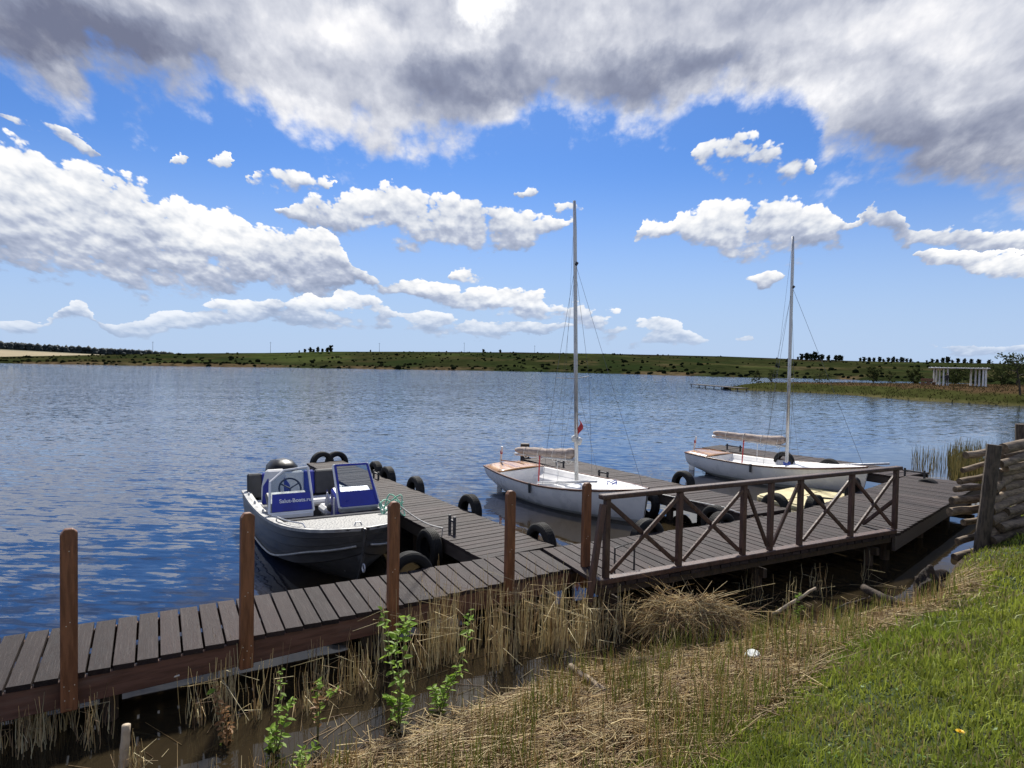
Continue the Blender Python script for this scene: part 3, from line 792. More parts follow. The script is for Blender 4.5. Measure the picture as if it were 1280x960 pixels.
# thin poles along the skyline
for (x, hp), lab in zip([(191, 14), (338, 13), (474, 11), (580, 12), (668, 9)],
                        ['thin pole on the skyline behind the far-left wood, leftmost of five', 'thin pole on the skyline left of the tree clump',
                         'thin pole on the skyline right of the tree clump', 'thin pole on the skyline near a lone tree', 'thin forked pole on the skyline left of the tall mast']):
    p = hill_z(x, .99); d = math.hypot(p.x, p.y); h = hp / FPX * d
    mb = MB().tube([(p.x, p.y, p.z - .5), (p.x, p.y, p.z + h)], [.17, .11], 6)
    mb.beam((p.x - .9, p.y, p.z + h * .9), (p.x + .9, p.y, p.z + h * .9), .14, .14)
    tag(mb.build('utility_pole', M['bark']), lab, 'pole', 'poles along the skyline')

# ------------------------------------------------------------------ the spit of land with the pergola
PEN = np.array([(29.2, 94.5), (33, 90), (38, 86), (40.5, 80), (41.6, 70), (45, 62), (52, 56), (90, 50), (170, 80), (170, 112), (110, 116), (78, 116), (60, 113), (46, 108), (36, 102), (31, 98)], float)
def poly_s(x, y, poly):
    best = np.full(x.shape, 1e9); ins = np.zeros(x.shape, bool)
    for a, b in zip(poly, np.roll(poly, -1, 0)):
        d = b - a; t = np.clip(((x - a[0]) * d[0] + (y - a[1]) * d[1]) / (d @ d), 0, 1)
        best = np.minimum(best, np.hypot(x - a[0] - t * d[0], y - a[1] - t * d[1]))
        c = ((a[1] > y) != (b[1] > y)) & (x < (b[0] - a[0]) * (y - a[1]) / (b[1] - a[1] + 1e-12) + a[0])
        ins ^= c
    return np.where(ins, best, -best)
def pen_z(x, y):
    x = np.asarray(x, float); y = np.asarray(y, float)
    s = poly_s(x, y, PEN) + (fbm(x / 2.5, y / 2.5, 3, 61) - .5) * 1.2
    return np.where(s < 0, np.maximum(s * .25, -1), .25 * sstep(s / .5) + .8 * sstep(s / 5.5)) + (fbm(x / 3, y / 3, 3, 63) - .5) * .16 * np.clip(s, 0, 1)
X, Y = np.meshgrid(np.arange(27, 140, .7), np.arange(48, 118, .7)); Z = pen_z(X, Y)
s = poly_s(X, Y, PEN); n1 = fbm(X / 4, Y / 3, 4, 65)[..., None]; n2 = fbm(X, Y, 3, 66)[..., None]
grn = np.array([.036, .040, .013]) * (.6 + .8 * n2); red = np.array([.066, .044, .024]) * (.7 + .6 * n2)
k = sstep((s[..., None] - 3.8 + (n1 - .5) * 5) / 2.5); cc = grn * (1 - k) + red * k
cc = cc + sstep((.9 - s[..., None]) / .8) * (np.array([.10, .085, .04]) - cc) * .6
ny_, nx_ = X.shape; ii = np.arange(nx_ * ny_).reshape(ny_, nx_)
fc = np.stack([ii[:-1, :-1], ii[:-1, 1:], ii[1:, 1:], ii[1:, :-1]], -1).reshape(-1, 4)
fc = fc[Z.reshape(-1)[fc].max(1) > -.9]
me = npmesh('peninsula', np.stack([X, Y, Z], -1).reshape(-1, 3), fc, True, cc.reshape(-1, 3))
kind(link('peninsula', me, tint_mat('peninsula_turf', scale=.8, bump=.05, bscale=2, spec=.0)), 'structure', 'low spit of reddish brown turf reaching into the lake')
# rough dry grass on the spit
r_ = np.random.default_rng(8); n = 26000
x = r_.uniform(28, 100, n); y = r_.uniform(50, 112, n); s = poly_s(x, y, PEN)
w = (s > -.25) & ((s < 5) | (r_.random(n) < .35)); x, y, s = x[w], y[w], s[w]; z = np.maximum(pen_z(x, y), -.05); n = len(x)
h = r_.uniform(.10, .30, n) * np.where(s < 1.2, 1.25, .8); a = r_.uniform(0, math.tau, n); wd = .06
bx, by = np.cos(a) * wd, np.sin(a) * wd; lx, ly = r_.normal(0, .12, n), r_.normal(0, .12, n)
V = np.stack([np.stack([x - bx, y - by, z - .02], -1), np.stack([x + bx, y + by, z - .02], -1), np.stack([x + lx, y + ly, z + h], -1)], 1)
pal = np.array([[.045, .052, .016], [.085, .072, .030], [.078, .054, .030], [.040, .048, .014]])
pi = np.where(s < 4.5 + r_.normal(0, 1, n), np.where(r_.random(n) < .6, 0, 1), np.where(r_.random(n) < .7, 2, 3))
tn = np.repeat(pal[pi] * r_.uniform(.6, 1.3, (n, 1)), 3, 0)
me = npmesh('dry_grass', V.reshape(-1, 3), np.arange(n * 3).reshape(n, 3), False, tn)
kind(link('dry_grass', me, M['far_blades']), 'stuff', 'rough dry grass covering the spit of land')
def on_pen(xp, Y):
    d = ray(xp, 480.0); X_ = d[0] / d[1] * Y
    return Vector((X_, Y, float(pen_z(np.array(X_), np.array(float(Y))))))
bushes = [(946, 97, 2.0, .8, 150, 'bare spindly bush at the tip of the spit', .05), (965, 96, 1.7, .7, 110, 'second spindly bush near the tip of the spit', .05),
          (1024, 100, 1.7, 1.2, 120, 'low leaning bush on the spit right of the right-hand mast', .05), (1092, 96, 2.4, 1.0, 420, 'yellow-green young tree alone on the middle of the spit', .1),
          (1112, 101, 1.9, .7, 120, 'thin low bush between the lone tree and the round bush', .05), (1142, 104, 2.2, 1.0, 700, 'round leafy bush left of the white pergola', .02),
          (1196, 111, 2.6, 1.9, 1100, 'broad olive shrub behind the left part of the pergola', .02), (1222, 112, 2.8, 2.1, 1100, 'broad olive shrub behind the right columns of the pergola', .02),
          (1252, 106, 2.9, 2.0, 1100, 'big olive shrub just right of the pergola', .02), (1271, 108, 4.6, 2.0, 900, 'tall loose shrub rising above the others at the right edge', .05)]
for i, (xp, Y, h, cw, nl, lab, bare) in enumerate(bushes):
    split_tree('lakeside_bush', lab, 'bush', on_pen(xp, Y), i * 1.3, 'bushes on the spit', h=h, cw=cw, n_leaf=nl, leaf=.16, seed=80 + i, bare=bare,
               mats=('bark', 'tree_olive'), limbs=8)
split_tree('leaning_tree', 'small leaning dark tree at the waterline at the right edge', 'tree', on_pen(1276, 64.5), .3, h=3.9, cw=1.5, n_leaf=520, leaf=.13, seed=99, bare=.3,
           mats=('bark', 'tree_olive'), limbs=8, lean=-.18)

# pergola: two short rows of five columns each under a thin white roof
pg = thing('pergola', 'white pergola with slender columns and a flat roof on the spit', 'pergola', on_pen(1200, 96))
g0 = pg.location.z
A0, A1 = on_pen(1163, 96), on_pen(1234, 91)
back = Vector((.56, .83, 0)) * 4.0
def colm(p, parent):
    mb = MB().lathe([(0.0, 0), (.15, 0), (.15, .12), (.115, .18), (.10, 2.25), (.14, 2.32), (.14, 2.42), (0, 2.42)], 10, o=(p.x, p.y, g0 - .05))
    mb.build('column', M['pergola'], parent, smooth=False)
for f in (0.035, .09, .155, .235, .31): colm(A0.lerp(A1, f) + back * (1.0 - (f - .035) / .275 if f < .2 else .12), pg)
for f in (.72, .80, .865, .93, .975): colm(A0.lerp(A1, f) + back * (.05 if f > .9 else (.975 - f) / .255), pg)
zr = g0 + 2.37
dA = (A1 - A0).normalized()
a, b = A0 - dA * .3 - back * .06, A1 + dA * .3 - back * .06
up_ = Vector((0, 0, 1))
mb = MB()
q_ = [a, b, b + back * 1.15, a + back * 1.15]
mb.add([(v.x, v.y, zr) for v in q_] + [(v.x, v.y, zr + .14) for v in q_], [(3, 2, 1, 0), (4, 5, 6, 7), (0, 1, 5, 4), (1, 2, 6, 5), (2, 3, 7, 6), (3, 0, 4, 7)])
rf = mb.build('roof', M['pergola'], pg, bevel=.03)
mb = MB()
for i in range(14):
    p = a.lerp(b, (i + .5) / 14); mb.beam((p.x, p.y, zr + .165), ((p + back * 1.15).x, (p + back * 1.15).y, zr + .165), .10, .05)
mb.build('rafters', M['pergola'], rf)
for i, (xp, Y, lab) in enumerate([(1157, 95.5, 'brown wooden bench left of the pergola, the one standing higher'), (1164, 94.6, 'brown wooden bench tucked against the first pergola columns')]):
    p = on_pen(xp, Y); bt = thing('park_bench', lab, 'bench', p, .35, 'benches by the pergola')
    MB().box(-.65, .65, -.22, .22, .40, .46).build('seat', M['benchwood'], bt, world=False)
    MB().box(-.65, .65, .20, .25, .55, .95).build('backrest', M['benchwood'], bt, world=False)
    for sx in (-.55, .55):
        MB().box(sx - .04, sx + .04, -.2, .25, -.05, .40).build('leg', M['benchwood'], bt, world=False)

# the figure standing beside the fifth column
def skin_body(name, joints, edges, radii, mat, parent=None):
    me = bpy.data.meshes.new(name); me.from_pydata(joints, edges, []); me.update()
    o = bpy.data.objects.new(name, me); col_main.objects.link(o)
    md = o.modifiers.new('skin', 'SKIN'); o.modifiers.new('sub', 'SUBSURF').levels = 1
    for v, r in zip(me.skin_vertices[0].data, radii): v.radius = r
    me.skin_vertices[0].data[0].use_root = True
    dg = bpy.context.evaluated_depsgraph_get(); ev = o.evaluated_get(dg)
    m2 = bpy.data.meshes.new_from_object(ev); m2.name = name
    bpy.data.objects.remove(o); bpy.data.meshes.remove(me)
    m2.materials.clear()
    return link(name, m2, mat, parent, world=False)
pj = on_pen(1183.5, 92.6)
per = thing('person', 'person in dark clothes standing beside a pergola column', 'person', pj)
m_cl = pmat('dark_clothes', (.012, .012, .016), (.03, .03, .035), rough=.9)
m_sk = pmat('skin_tone', (.42, .25, .18), (.48, .30, .22), rough=.6)
J = [(0, 0, .95), (0, 0, 1.15), (0, 0, 1.38), (0, 0, 1.50), (.19, 0, 1.38), (.25, .02, 1.10), (.24, -.05, .86), (-.19, 0, 1.38), (-.25, .02, 1.10), (-.24, -.05, .86),
     (.10, 0, .88), (.11, 0, .48), (.11, .02, .08), (.12, -.10, .04), (-.10, 0, .88), (-.11, 0, .48), (-.11, .02, .08), (-.12, -.10, .04)]
Eg = [(0, 1), (1, 2), (2, 3), (2, 4), (4, 5), (5, 6), (2, 7), (7, 8), (8, 9), (0, 10), (10, 11), (11, 12), (12, 13), (0, 14), (14, 15), (15, 16), (16, 17)]
Rd = [(.17, .12)] + [(.15, .11), (.17, .11), (.06, .06), (.07, .07), (.05, .05), (.04, .04), (.07, .07), (.05, .05), (.04, .04)] + [(.09, .09), (.07, .07), (.05, .05), (.045, .04)] * 2
skin_body('body', J, Eg, Rd, m_cl, per)
MB().lathe([(0, 1.48), (.05, 1.49), (.075, 1.56), (.095, 1.63), (.09, 1.70), (.05, 1.75), (0, 1.76)], 12).build('head', m_sk, per, smooth=True, world=False)
MB().lathe([(.099, 1.64), (.102, 1.69), (.075, 1.76), (0, 1.785)], 12).build('hair', m_cl, per, smooth=True, world=False)

# far landing stage off the tip of the spit
a, b = P(868, 480, .42), P(930, 485, .42)
lj = thing('landing_stage', 'thin dark landing stage reaching out from the tip of the spit', 'pier', (b[0], b[1], 0))
d = V3(b) - V3(a); d.z = 0; sd = Vector((-d.y, d.x, 0)).normalized() * .7
mb = MB(); n = 26
mb.add([V3(a, .34) - sd, V3(b, .34) - sd, V3(b, .34) + sd, V3(a, .34) + sd, V3(a, .42) - sd, V3(b, .42) - sd, V3(b, .42) + sd, V3(a, .42) + sd],
       [(3, 2, 1, 0), (4, 5, 6, 7), (0, 1, 5, 4), (1, 2, 6, 5), (2, 3, 7, 6), (3, 0, 4, 7)])
mb.build('deck', M['deck'], lj)
for f in (.02, .35, .68, .97):
    for s_ in (-1, 1):
        p = V3(a).lerp(V3(b), f) + sd * s_ * .9
        MB().tube([(p.x, p.y, -.6), (p.x, p.y, .35)], .07, 6).build('pile', M['pile'], lj)

# ================================================================== JETTIES
DECK_Z = 0.50
mb = MB().box(-.5, .5, -.5, .5, -1, 0)
plank_me = mb.mesh('plank')
bm = bmesh.new(); bm.from_mesh(plank_me)
te = [e for e in bm.edges if all(v.co.z > -.01 for v in e.verts)]
bmesh.ops.bevel(bm, geom=te, offset=.03, segments=1, affect='EDGES'); bm.to_mesh(plank_me); bm.free()
plank_me.materials.append(M['deck'])
rp = random.Random(3)
def planks(parent, a0, a1, b0, b1, pitch, gap=.020, over_a=0.0, over_b=0.0):
    """boards between edge a (a0->a1) and edge b (b0->b1)"""
    a0, a1, b0, b1 = (Vector((p[0], p[1], DECK_Z)) for p in (a0, a1, b0, b1))
    n = max(2, round(((a1 - a0).length + (b1 - b0).length) / 2 / pitch))
    for i in range(n):
        t = (i + .5) / n; a, b = a0.lerp(a1, t), b0.lerp(b1, t)
        d = (b - a); L = d.length; u = d / L
        a = a - u * (over_a + rp.uniform(0, .012)); b = b + u * (over_b + rp.uniform(0, .012)); L = (b - a).length
        along = ((a1 - a0).lerp(b1 - b0, .5)).normalized(); perp = abs(along.x * -u.y + along.y * u.x)
        w = ((a1 - a0).length + (b1 - b0).length) / 2 / n * perp - gap
        o = bpy.data.objects.new('plank', plank_me); col_main.objects.link(o)
        mid = (a + b) / 2
        o.location = (mid.x, mid.y, DECK_Z + rp.uniform(-.003, .003)); o.scale = (L, w, .045)
        o.rotation_euler = (rp.uniform(-.006, .006), 0, math.atan2(u.y, u.x) + rp.uniform(-.003, .003))
        attach(o, parent)
def piles(parent, pts, r=.07, top=.28, name='pile'):
    for x, y in pts:
        MB().tube([(x, y, -1.2), (x, y, top)], r, 10).build(name, M['pile'], parent)
def stringers(parent, pairs, mat='fascia', h=.17, w=.055, z=None, name='side_beam', inset=0):
    for a, b in pairs:
        zc = (DECK_Z - .047 - h / 2) if z is None else z
        MB().beam((a[0], a[1], zc), (b[0], b[1], zc), w, h).build(name, M[mat], parent, bevel=.006)
def inset(a, b, c, d, k):
    """points of edge a-b moved k metres towards edge c-d"""
    a, b, c, d = (Vector((p[0], p[1], 0)) for p in (a, b, c, d))
    return a + (c - a).normalized() * k, b + (d - b).normalized() * k

# boardwalk along the bank: three straight runs
Af0, Af1 = P(0, 862), P(733, 706); dAf = (Af1 - Af0) / np.linalg.norm(Af1 - Af0)
Ab0, Ab1 = P(0, 797), P(700, 683); dAb = (Ab1 - Ab0) / np.linalg.norm(Ab1 - Ab0)
Af0, Ab0 = Af0 - dAf * 1.9, Ab0 - dAb * 1.75
Afe = Af0 + dAf * (np.linalg.norm(Af1 - Af0) + .62 - .95 if False else np.linalg.norm(Af1 - Af0) - .26)
Abe = np.array([.42, 9.12, .5])
Bf0, Bf1 = np.array([1.06, 7.66, .5]), np.array([5.93, 10.36, .5])
Bb0, Bb1 = np.array([.46, 9.15, .5]), np.array([5.05, 11.86, .5])
Rf1, Rb1 = np.array([10.55, 15.15, .5]), np.array([9.55, 16.25, .5])
bw = thing('boardwalk', 'long dark plank boardwalk running along the reedy bank', 'boardwalk', (1.0, 9.0, 0))
planks(bw, Af0, Afe, Ab0, Abe, .175, over_a=.0)
planks(bw, Bf0, Bf1, Bb0, Bb1, .165)
planks(bw, Bf1 + (Rf1 - Bf1) * .004, Rf1, Bb1 + (Rb1 - Bb1) * .004, Rb1, .165)
f0, f1 = inset(Af0, Afe, Ab0, Abe, .035); stringers(bw, [(f0, f1)], 'fascia', .21, .05, name='fascia')
f0, f1 = inset(Ab0, Abe, Af0, Afe, .05); stringers(bw, [(f0, f1)], 'fascia', .17)
f0, f1 = inset(Bf0, Bf1, Bb0, Bb1, .10); stringers(bw, [(f0, f1)], 'pile', .10, .06, name='edge_joist')
f0, f1 = inset(Bb0, Bb1, Bf0, Bf1, .05); stringers(bw, [(f0, f1)], 'fascia', .17)
f0, f1 = inset(Bf1, Rf1, Bb1, Rb1, .035); stringers(bw, [(f0, f1)], 'fascia_grey', .23, .05, name='fascia')
f0, f1 = inset(Bb1, Rb1, Bf1, Rf1, .05); stringers(bw, [(f0, f1)], 'fascia', .17)
for a, b, c, d in ((Af0, Afe, Ab0, Abe), (Bf0, Bf1, Bb0, Bb1), (Bf1, Rf1, Bb1, Rb1)):
    m0, m1 = (a + c) / 2, (b + d) / 2; stringers(bw, [(m0, m1)], 'pile', .14, .08, z=.34, name='joist')
    n = max(2, int(np.linalg.norm(b - a) / 2.1))
    pts = []
    for i in range(n + 1):
        t = (i + .12) / (n + .24); pa, pb = a + (b - a) * t, c + (d - c) * t
        pts += [tuple((pa + (pb - pa) * .14)[:2]), tuple((pa + (pb - pa) * .86)[:2])]
        stringers(bw, [(pa + (pb - pa) * .05, pa + (pb - pa) * .95)], 'pile', .12, .07, z=.235, name='cross_beam')
    piles(bw, pts)
# tall posts bolted to the front board
for xb, yb, xt, yt in ((86, 868, 88, 662), (306, 828, 312, 642), (489, 790, 494, 628), (634, 765, 638, 614), (729, 742, 734, 604)):
    px_, t = (xb + xt) / 2, 0
    # foot of the post on the line of the front board
    best = min(np.linspace(0, 9, 1800), key=lambda k: abs((lambda q: (640 + FPX * ((q - CAM) @ c_r) / ((q - CAM) @ c_f)))(np.array([*(Af0 + dAf * k)[:2], .4])) - xb))
    foot = Af0 + dAf * best
    out = np.array([dAf[1], -dAf[0], 0]); c = foot + out * .034
    d = ray(xt, yt); ztop = CAM[2] + d[2] * (c[1] / d[1])
    mb = MB(); ang = math.atan2(dAf[1], dAf[0])
    w2, th = .058, .032
    prof = [(-w2, 0), (w2, 0), (w2, 1), (w2 * .45, 1.02), (-w2 * .45, 1.02), (-w2, .99)]
    ux, uy = math.cos(ang), math.sin(ang)
    vs = []
    lean = rp.uniform(-.006, .006)
    for s_ in (-1, 1):
        for u, v in prof:
            z = lerp(.235, ztop - .02, v); uu = u + lean * (z - .2)
            vs.append((c[0] + ux * uu + out[0] * th * s_, c[1] + uy * uu + out[1] * th * s_, z))
    k = len(prof)
    mb.add(vs, [tuple(range(k - 1, -1, -1)), tuple(range(k, 2 * k))] + [(i, (i + 1) % k, k + (i + 1) % k, k + i) for i in range(k)])
    po = mb.build('post', M['post'], bw, bevel=.006)
    nb = MB()
    for u, z in ((-.03, .33), (.03, .33), (.0, .40), (-.035, .44), (.035, .44), (.0, lerp(.3, ztop, .88)), (-.02, lerp(.3, ztop, .45)), (.005, lerp(.3, ztop, .47))):
        q_ = (c[0] + ux * u + out[0] * .036, c[1] + uy * u + out[1] * .036, z); r_ = (c[0] + ux * u + out[0] * .03, c[1] + uy * u + out[1] * .03, z)
        nb.tube([r_, q_], .0042, 6)
    kind(nb.build('nails', M['nail'], po), 'stuff')

# railing on the middle run
rail = bpy.data.objects.new('railing', None); col_main.objects.link(rail); rail.location = (3.5, 9.0, .5); attach(rail, bw)
rail['label'] = 'dark brown railing with crossed diagonal braces'
Bd = (Bf1 - Bf0) / np.linalg.norm(Bf1 - Bf0); Bin = np.array([-Bd[1], Bd[0], 0])
base_l = Bf0 + Bin * .06
def on_rail(xp, z):
    """point of the railing line in photo column xp"""
    d = ray(xp, 650.0); # plan intersection of the sight plane with the railing line
    n_ = np.array([d[1], -d[0]])          # approx: the column's sight line in plan
    for _ in range(6):
        t = -((base_l[:2]) @ n_) / (Bd[:2] @ n_); q = base_l + Bd * t; q[2] = z
        xx = 640 + FPX * ((q - CAM) @ c_r) / ((q - CAM) @ c_f); d = d + c_r * (xp - xx) / FPX; n_ = np.array([d[1], -d[0]])
    return V3(q, z)
RZ = 1.50
MB().beam(V3(base_l - Bd * .03, .532), V3(base_l + Bd * (np.linalg.norm(Bf1 - Bf0) + .02), .532), .13, .062).build('kerb', M['rail'], bw, bevel=.008)
xs = [758, 849, 929, 963, 1000, 1064, 1119]
rp_pts = [on_rail(x, 1.0) for x in xs]
for p in rp_pts:
    MB().beam((p.x, p.y, .555), (p.x, p.y, RZ - .03), 0.068, 0.068, up=Vector((Bin[0], Bin[1], 0))).build('post', M['rail'], rail, bevel=.006)
ext = Vector((Bd[0], Bd[1], 0))
MB().beam(rp_pts[0] * 1 - ext * .09 + Vector((0, 0, RZ - 1.0)), rp_pts[-1] + ext * .09 + Vector((0, 0, RZ - 1.0)), .115, .055).build('top_rail', M['rail'], rail, bevel=.010)
outv = Vector((-Bin[0], -Bin[1], 0))
def brace(i, j, flip, off):
    a, b = rp_pts[i], rp_pts[j]; o_ = outv * off; d_ = (b - a).normalized() * .05
    za, zb = (RZ - .09, .62) if flip else (.62, RZ - .09)
    MB().beam(Vector((a.x, a.y, za)) + o_ + d_, Vector((b.x, b.y, zb)) + o_ - d_, .050, .034, up=outv).build('brace', M['rail'], rail, bevel=.005)
for i, j in ((0, 1), (1, 2), (4, 5), (5, 6)):
    brace(i, j, True, -.019); brace(i, j, False, .019)
brace(2, 3, True, 0.0); brace(3, 4, False, 0.0)
p = rp_pts[0]; MB().beam(V3(p + outv * .02 - ext * .07, RZ - .08), V3(p + outv * .10 - ext * .30, .36), .05, .075, up=ext).build('strut', M['rail'], rail, bevel=.005)
p = rp_pts[-1]; MB().beam(V3(p - outv * .02, RZ - .5), V3(p - outv * .50 - ext * .02, .53), .05, .07, up=ext).build('strut', M['rail'], rail, bevel=.005)
# low metal hoop on the deck by the first railing post
h0 = V3(P(768, 716, .5)); u = Vector((Bd[0], Bd[1], 0))
MB().tube([h0 + Vector((0, 0, 0)), h0 + Vector((0, 0, .30)), h0 + u * .30 + Vector((0, 0, .34)), h0 + u * .30], .013, 6).build('mooring_hoop', M['vinyl_grey'], bw)

# finger piers
def pier(name, label, L0, L1, R0, R1, pitch=.17, end_pts=None):
    """L0/R0 at the boardwalk, L1/R1 at the outer end"""
    t = thing(name, label, 'pier', ((L0[0] + R0[0]) / 2, (L0[1] + R0[1]) / 2, 0), group='finger piers')
    planks(t, L0, L1, R0, R1, pitch)
    a, b = inset(L0, L1, R0, R1, .05); c, d = inset(R0, R1, L0, L1, .05)
    stringers(t, [(a, b), (c, d)], 'fascia_grey', .18)
    e0, e1 = V3(b).lerp(V3(d), .04), V3(b).lerp(V3(d), .96); stringers(t, [(e0, e1)], 'fascia_grey', .18, name='end_beam')
    n = 4
    for i in range(n + 1):
        f = (i + .15) / (n + .25); l, r = V3(L0).lerp(V3(L1), f), V3(R0).lerp(V3(R1), f)
        stringers(t, [(l.lerp(r, .06), l.lerp(r, .94))], 'pile', .12, .07, z=.215, name='cross_beam')
        piles(t, [tuple(l.lerp(r, .12)[:2]), tuple(l.lerp(r, .88)[:2])])
    return t
def cleat(parent, p, along, h=.16, w=.30):
    """pair of short black uprights with a cross bar"""
    u = Vector(along).normalized(); p = Vector((p[0], p[1], DECK_Z))
    mb = MB()
    for s_ in (-.5, .5): mb.beam(p + u * w * s_, p + u * w * s_ + Vector((0, 0, h)), .035, .035, up=u)
    mb.beam(p - u * w * .62 + Vector((0, 0, h * .7)), p + u * w * .62 + Vector((0, 0, h * .7)), .03, .03)
    mb.build('mooring_cleat', M['vinyl_grey'], parent)
f1L0, f1L1, f1R0, f1R1 = np.array([-.33, 8.62, .5]), P(384, 579), np.array([.62, 9.33, .5]), P(427, 575.5)
f1 = pier('finger_pier', 'plank finger pier beside the grey motor boat', f1L0, f1L1, f1R0, f1R1)
f2L0, f2L1, f2R0, f2R1 = np.array([4.06, 11.50, .5]), P(652, 573), np.array([5.02, 12.08, .5]), np.array([1.24, 18.55, .5])
f2 = pier('finger_pier', 'plank finger pier between the two sailing dinghies', f2L0, f2L1, f2R0, f2R1)
f3L0, f3L1, f3R0, f3R1 = np.array([9.15, 15.95, .5]), P(878, 559), np.array([10.35, 16.75, .5]), P(900, 556)
f3 = pier('finger_pier', 'plank finger pier behind the farther dinghy with the brown sail roll', f3L0, f3L1, f3R0, f3R1)
d1 = f1L1 - f1L0; d2 = f2L1 - f2L0; d3 = f3L1 - f3L0
cleat(f1, P(556, 667)[:2] + np.array([.1, .06]), d1, .25, .16)
cleat(f1, P(470, 598)[:2], d1)
cleat(f2, P(700, 583)[:2], d2); cleat(f2, P(754, 597)[:2], d2)
cleat(f3, P(917, 563)[:2], d3, .18, .5); cleat(f3, P(1143, 597)[:2], d3, .2, .45)
# block bolted to the outer corner of the middle pier
q_ = P(656, 571); MB().box(q_[0] - .12, q_[0] + .12, q_[1] - .12, q_[1] + .12, -.6, .86).build('corner_post', M['pile'], f2, bevel=.02)

# ------------------------------------------------------------------ tyre fenders
RO, RI, HW = .31, .185, .095
prof = [(RI, -.062), (RI + .012, -.08), (RI + .05, -HW), (RO - .05, -HW), (RO - .02, -.085), (RO - .004, -.068)]
for k in range(-2, 3):
    y = k * .027
    prof += [(RO, y - .010), (RO, y + .010), (RO - .010, y + .0115), (RO - .010, y + .0155)] if k < 2 else [(RO, y - .010), (RO, y + .010)]
prof += [(RO - .004, .068), (RO - .02, .085), (RO - .05, HW), (RI + .05, HW), (RI + .012, .08), (RI, .062), (RI + .02, .055), (RO - .035, .07), (RO - .03, 0), (RO - .035, -.07), (RI + .02, -.055)]
tyre_me = MB().lathe(prof, 40, 'y', closed=True).mesh('tyre', smooth=False)
tyre_me.materials.append(M['tyre'])
TY_G = 'tyre fenders hung along the jetties'
def tyre(px_, py_, edge, top, label, tilt=0.0, size=1.0, out=1):
    """hung flat against the edge a->b (given in plan), beside the edge point seen at (px_,py_); top = height of its crown above the deck"""
    a, b = V3(edge[0], 0), V3(edge[1], 0); p = V3(P(px_, py_, .5), 0); d = (b - a).normalized()
    f = (p - a).dot(d); q_ = a + d * f
    n_ = Vector((d.y, -d.x, 0)) * out
    o = bpy.data.objects.new('tyre', tyre_me); col_main.objects.link(o)
    s_ = size * .95; q_ = q_ + n_ * (HW * s_ + .03)
    o.location = (q_.x, q_.y, DECK_Z + top - RO * s_); o.scale = (s_, s_, s_)
    o.rotation_euler = (rp.uniform(-.05, .05) + tilt, rp.uniform(0, 6), math.atan2(d.y, d.x))
    tag(o, label, 'tyre', TY_G)
E1L, E1R, E2L, E2R, E3L, E3R = (f1L0, f1L1), (f1R0, f1R1), (f2L0, f2L1), (f2R0, f2R1), (f3L0, f3L1), (f3R0, f3R1)
AB, BB, RB = (Ab0, Abe), (Bb0, Bb1), (Bb1, Rb1)
END1 = (f1L1, f1R1)
for pt in (('f', 404, 577, END1, .24, 'black tyre on the outer end of the motor boat pier, left one', -1),
           ('f', 424, 576, END1, .22, 'black tyre on the outer end of the motor boat pier, right one', -1),
           ('f', 465, 590, E1R, .24, 'black tyre on the lake side of the motor boat pier, outermost of the close pair', 1),
           ('f', 479, 596, E1R, .22, 'black tyre on the lake side of the motor boat pier, nearer of the close pair', 1),
           ('f', 509, 610, E1R, .22, 'black tyre halfway along the lake side of the motor boat pier', 1),
           ('f', 577, 637, E1R, .25, 'worn tyre arching above the lake side of the motor boat pier', 1),
           ('f', 662, 673, E1R, .20, 'grey worn tyre behind the fourth orange-brown post', 1),
           ('f', 552, 667, E1L, .09, 'large tyre hanging below a short black mooring cleat', -1),
           ('f', 505, 640, E1L, .06, 'dark tyre half hidden behind the bow of the motor boat', -1),
           ('f', 513, 710, AB, .19, 'grey tyre standing behind the boardwalk below the hanging tyre', -1),
           ('f', 815, 614, E2L, .05, 'tyre seen edge-on at the bow of the nearer dinghy', -1),
           ('f', 822, 668, BB, .19, 'grey tyre behind the boardwalk framed by the first crossed braces', -1),
           ('f', 836, 606, E2R, .27, 'black tyre arching above the middle pier, clear of the railing', 1),
           ('f', 903, 635, E2L, .06, 'dark tyre on the middle pier seen through the second crossed braces', -1),
           ('f', 938, 634, E2R, .20, 'grey tyre at the root of the middle pier beside the yellow raft', 1),
           ('f', 918, 655, BB, .14, 'tyre with a brownish hub hole behind the boardwalk by the railing', -1),
           ('f', 1072, 637, RB, .16, 'dark tyre crown between the yellow raft and the boardwalk', -1),
           ('f', 1116, 620, RB, .28, 'big grey tyre behind the last post of the railing', -1),
           ('f', 972, 576, E3L, .24, 'black tyre behind the mast foot of the farther dinghy', -1),
           ('f', 1037, 584, E3L, .22, 'black tyre just above the top rail near the farther dinghy bow', -1),
           ('f', 1158, 603, E3L, .08, 'dark tyre tucked in the corner where the last pier meets the boardwalk', -1)):
    tyre(pt[1], pt[2], pt[3], pt[4], pt[5], out=pt[6])

# ================================================================== BOATS
def interp(tab, x):
    return float(np.interp(x, [a for a, _ in tab], [b for _, b in tab]))
def smooth_tab(tab, x):
    """smooth curve through a table (Catmull-Rom)"""
    xs = [a for a, _ in tab]; ys = [b for _, b in tab]
    i = max(0, min(len(xs) - 2, int(np.searchsorted(xs, x) - 1)))
    h = xs[i + 1] - xs[i]; t = (x - xs[i]) / h
    m0 = (ys[i + 1] - ys[i - 1]) / (xs[i + 1] - xs[i - 1]) * h if i > 0 else (ys[1] - ys[0])
    m1 = (ys[i + 2] - ys[i]) / (xs[i + 2] - xs[i]) * h if i < len(xs) - 2 else (ys[-1] - ys[-2])
    return (2 * t ** 3 - 3 * t * t + 1) * ys[i] + (t ** 3 - 2 * t * t + t) * m0 + (-2 * t ** 3 + 3 * t * t) * ys[i + 1] + (t ** 3 - t * t) * m1

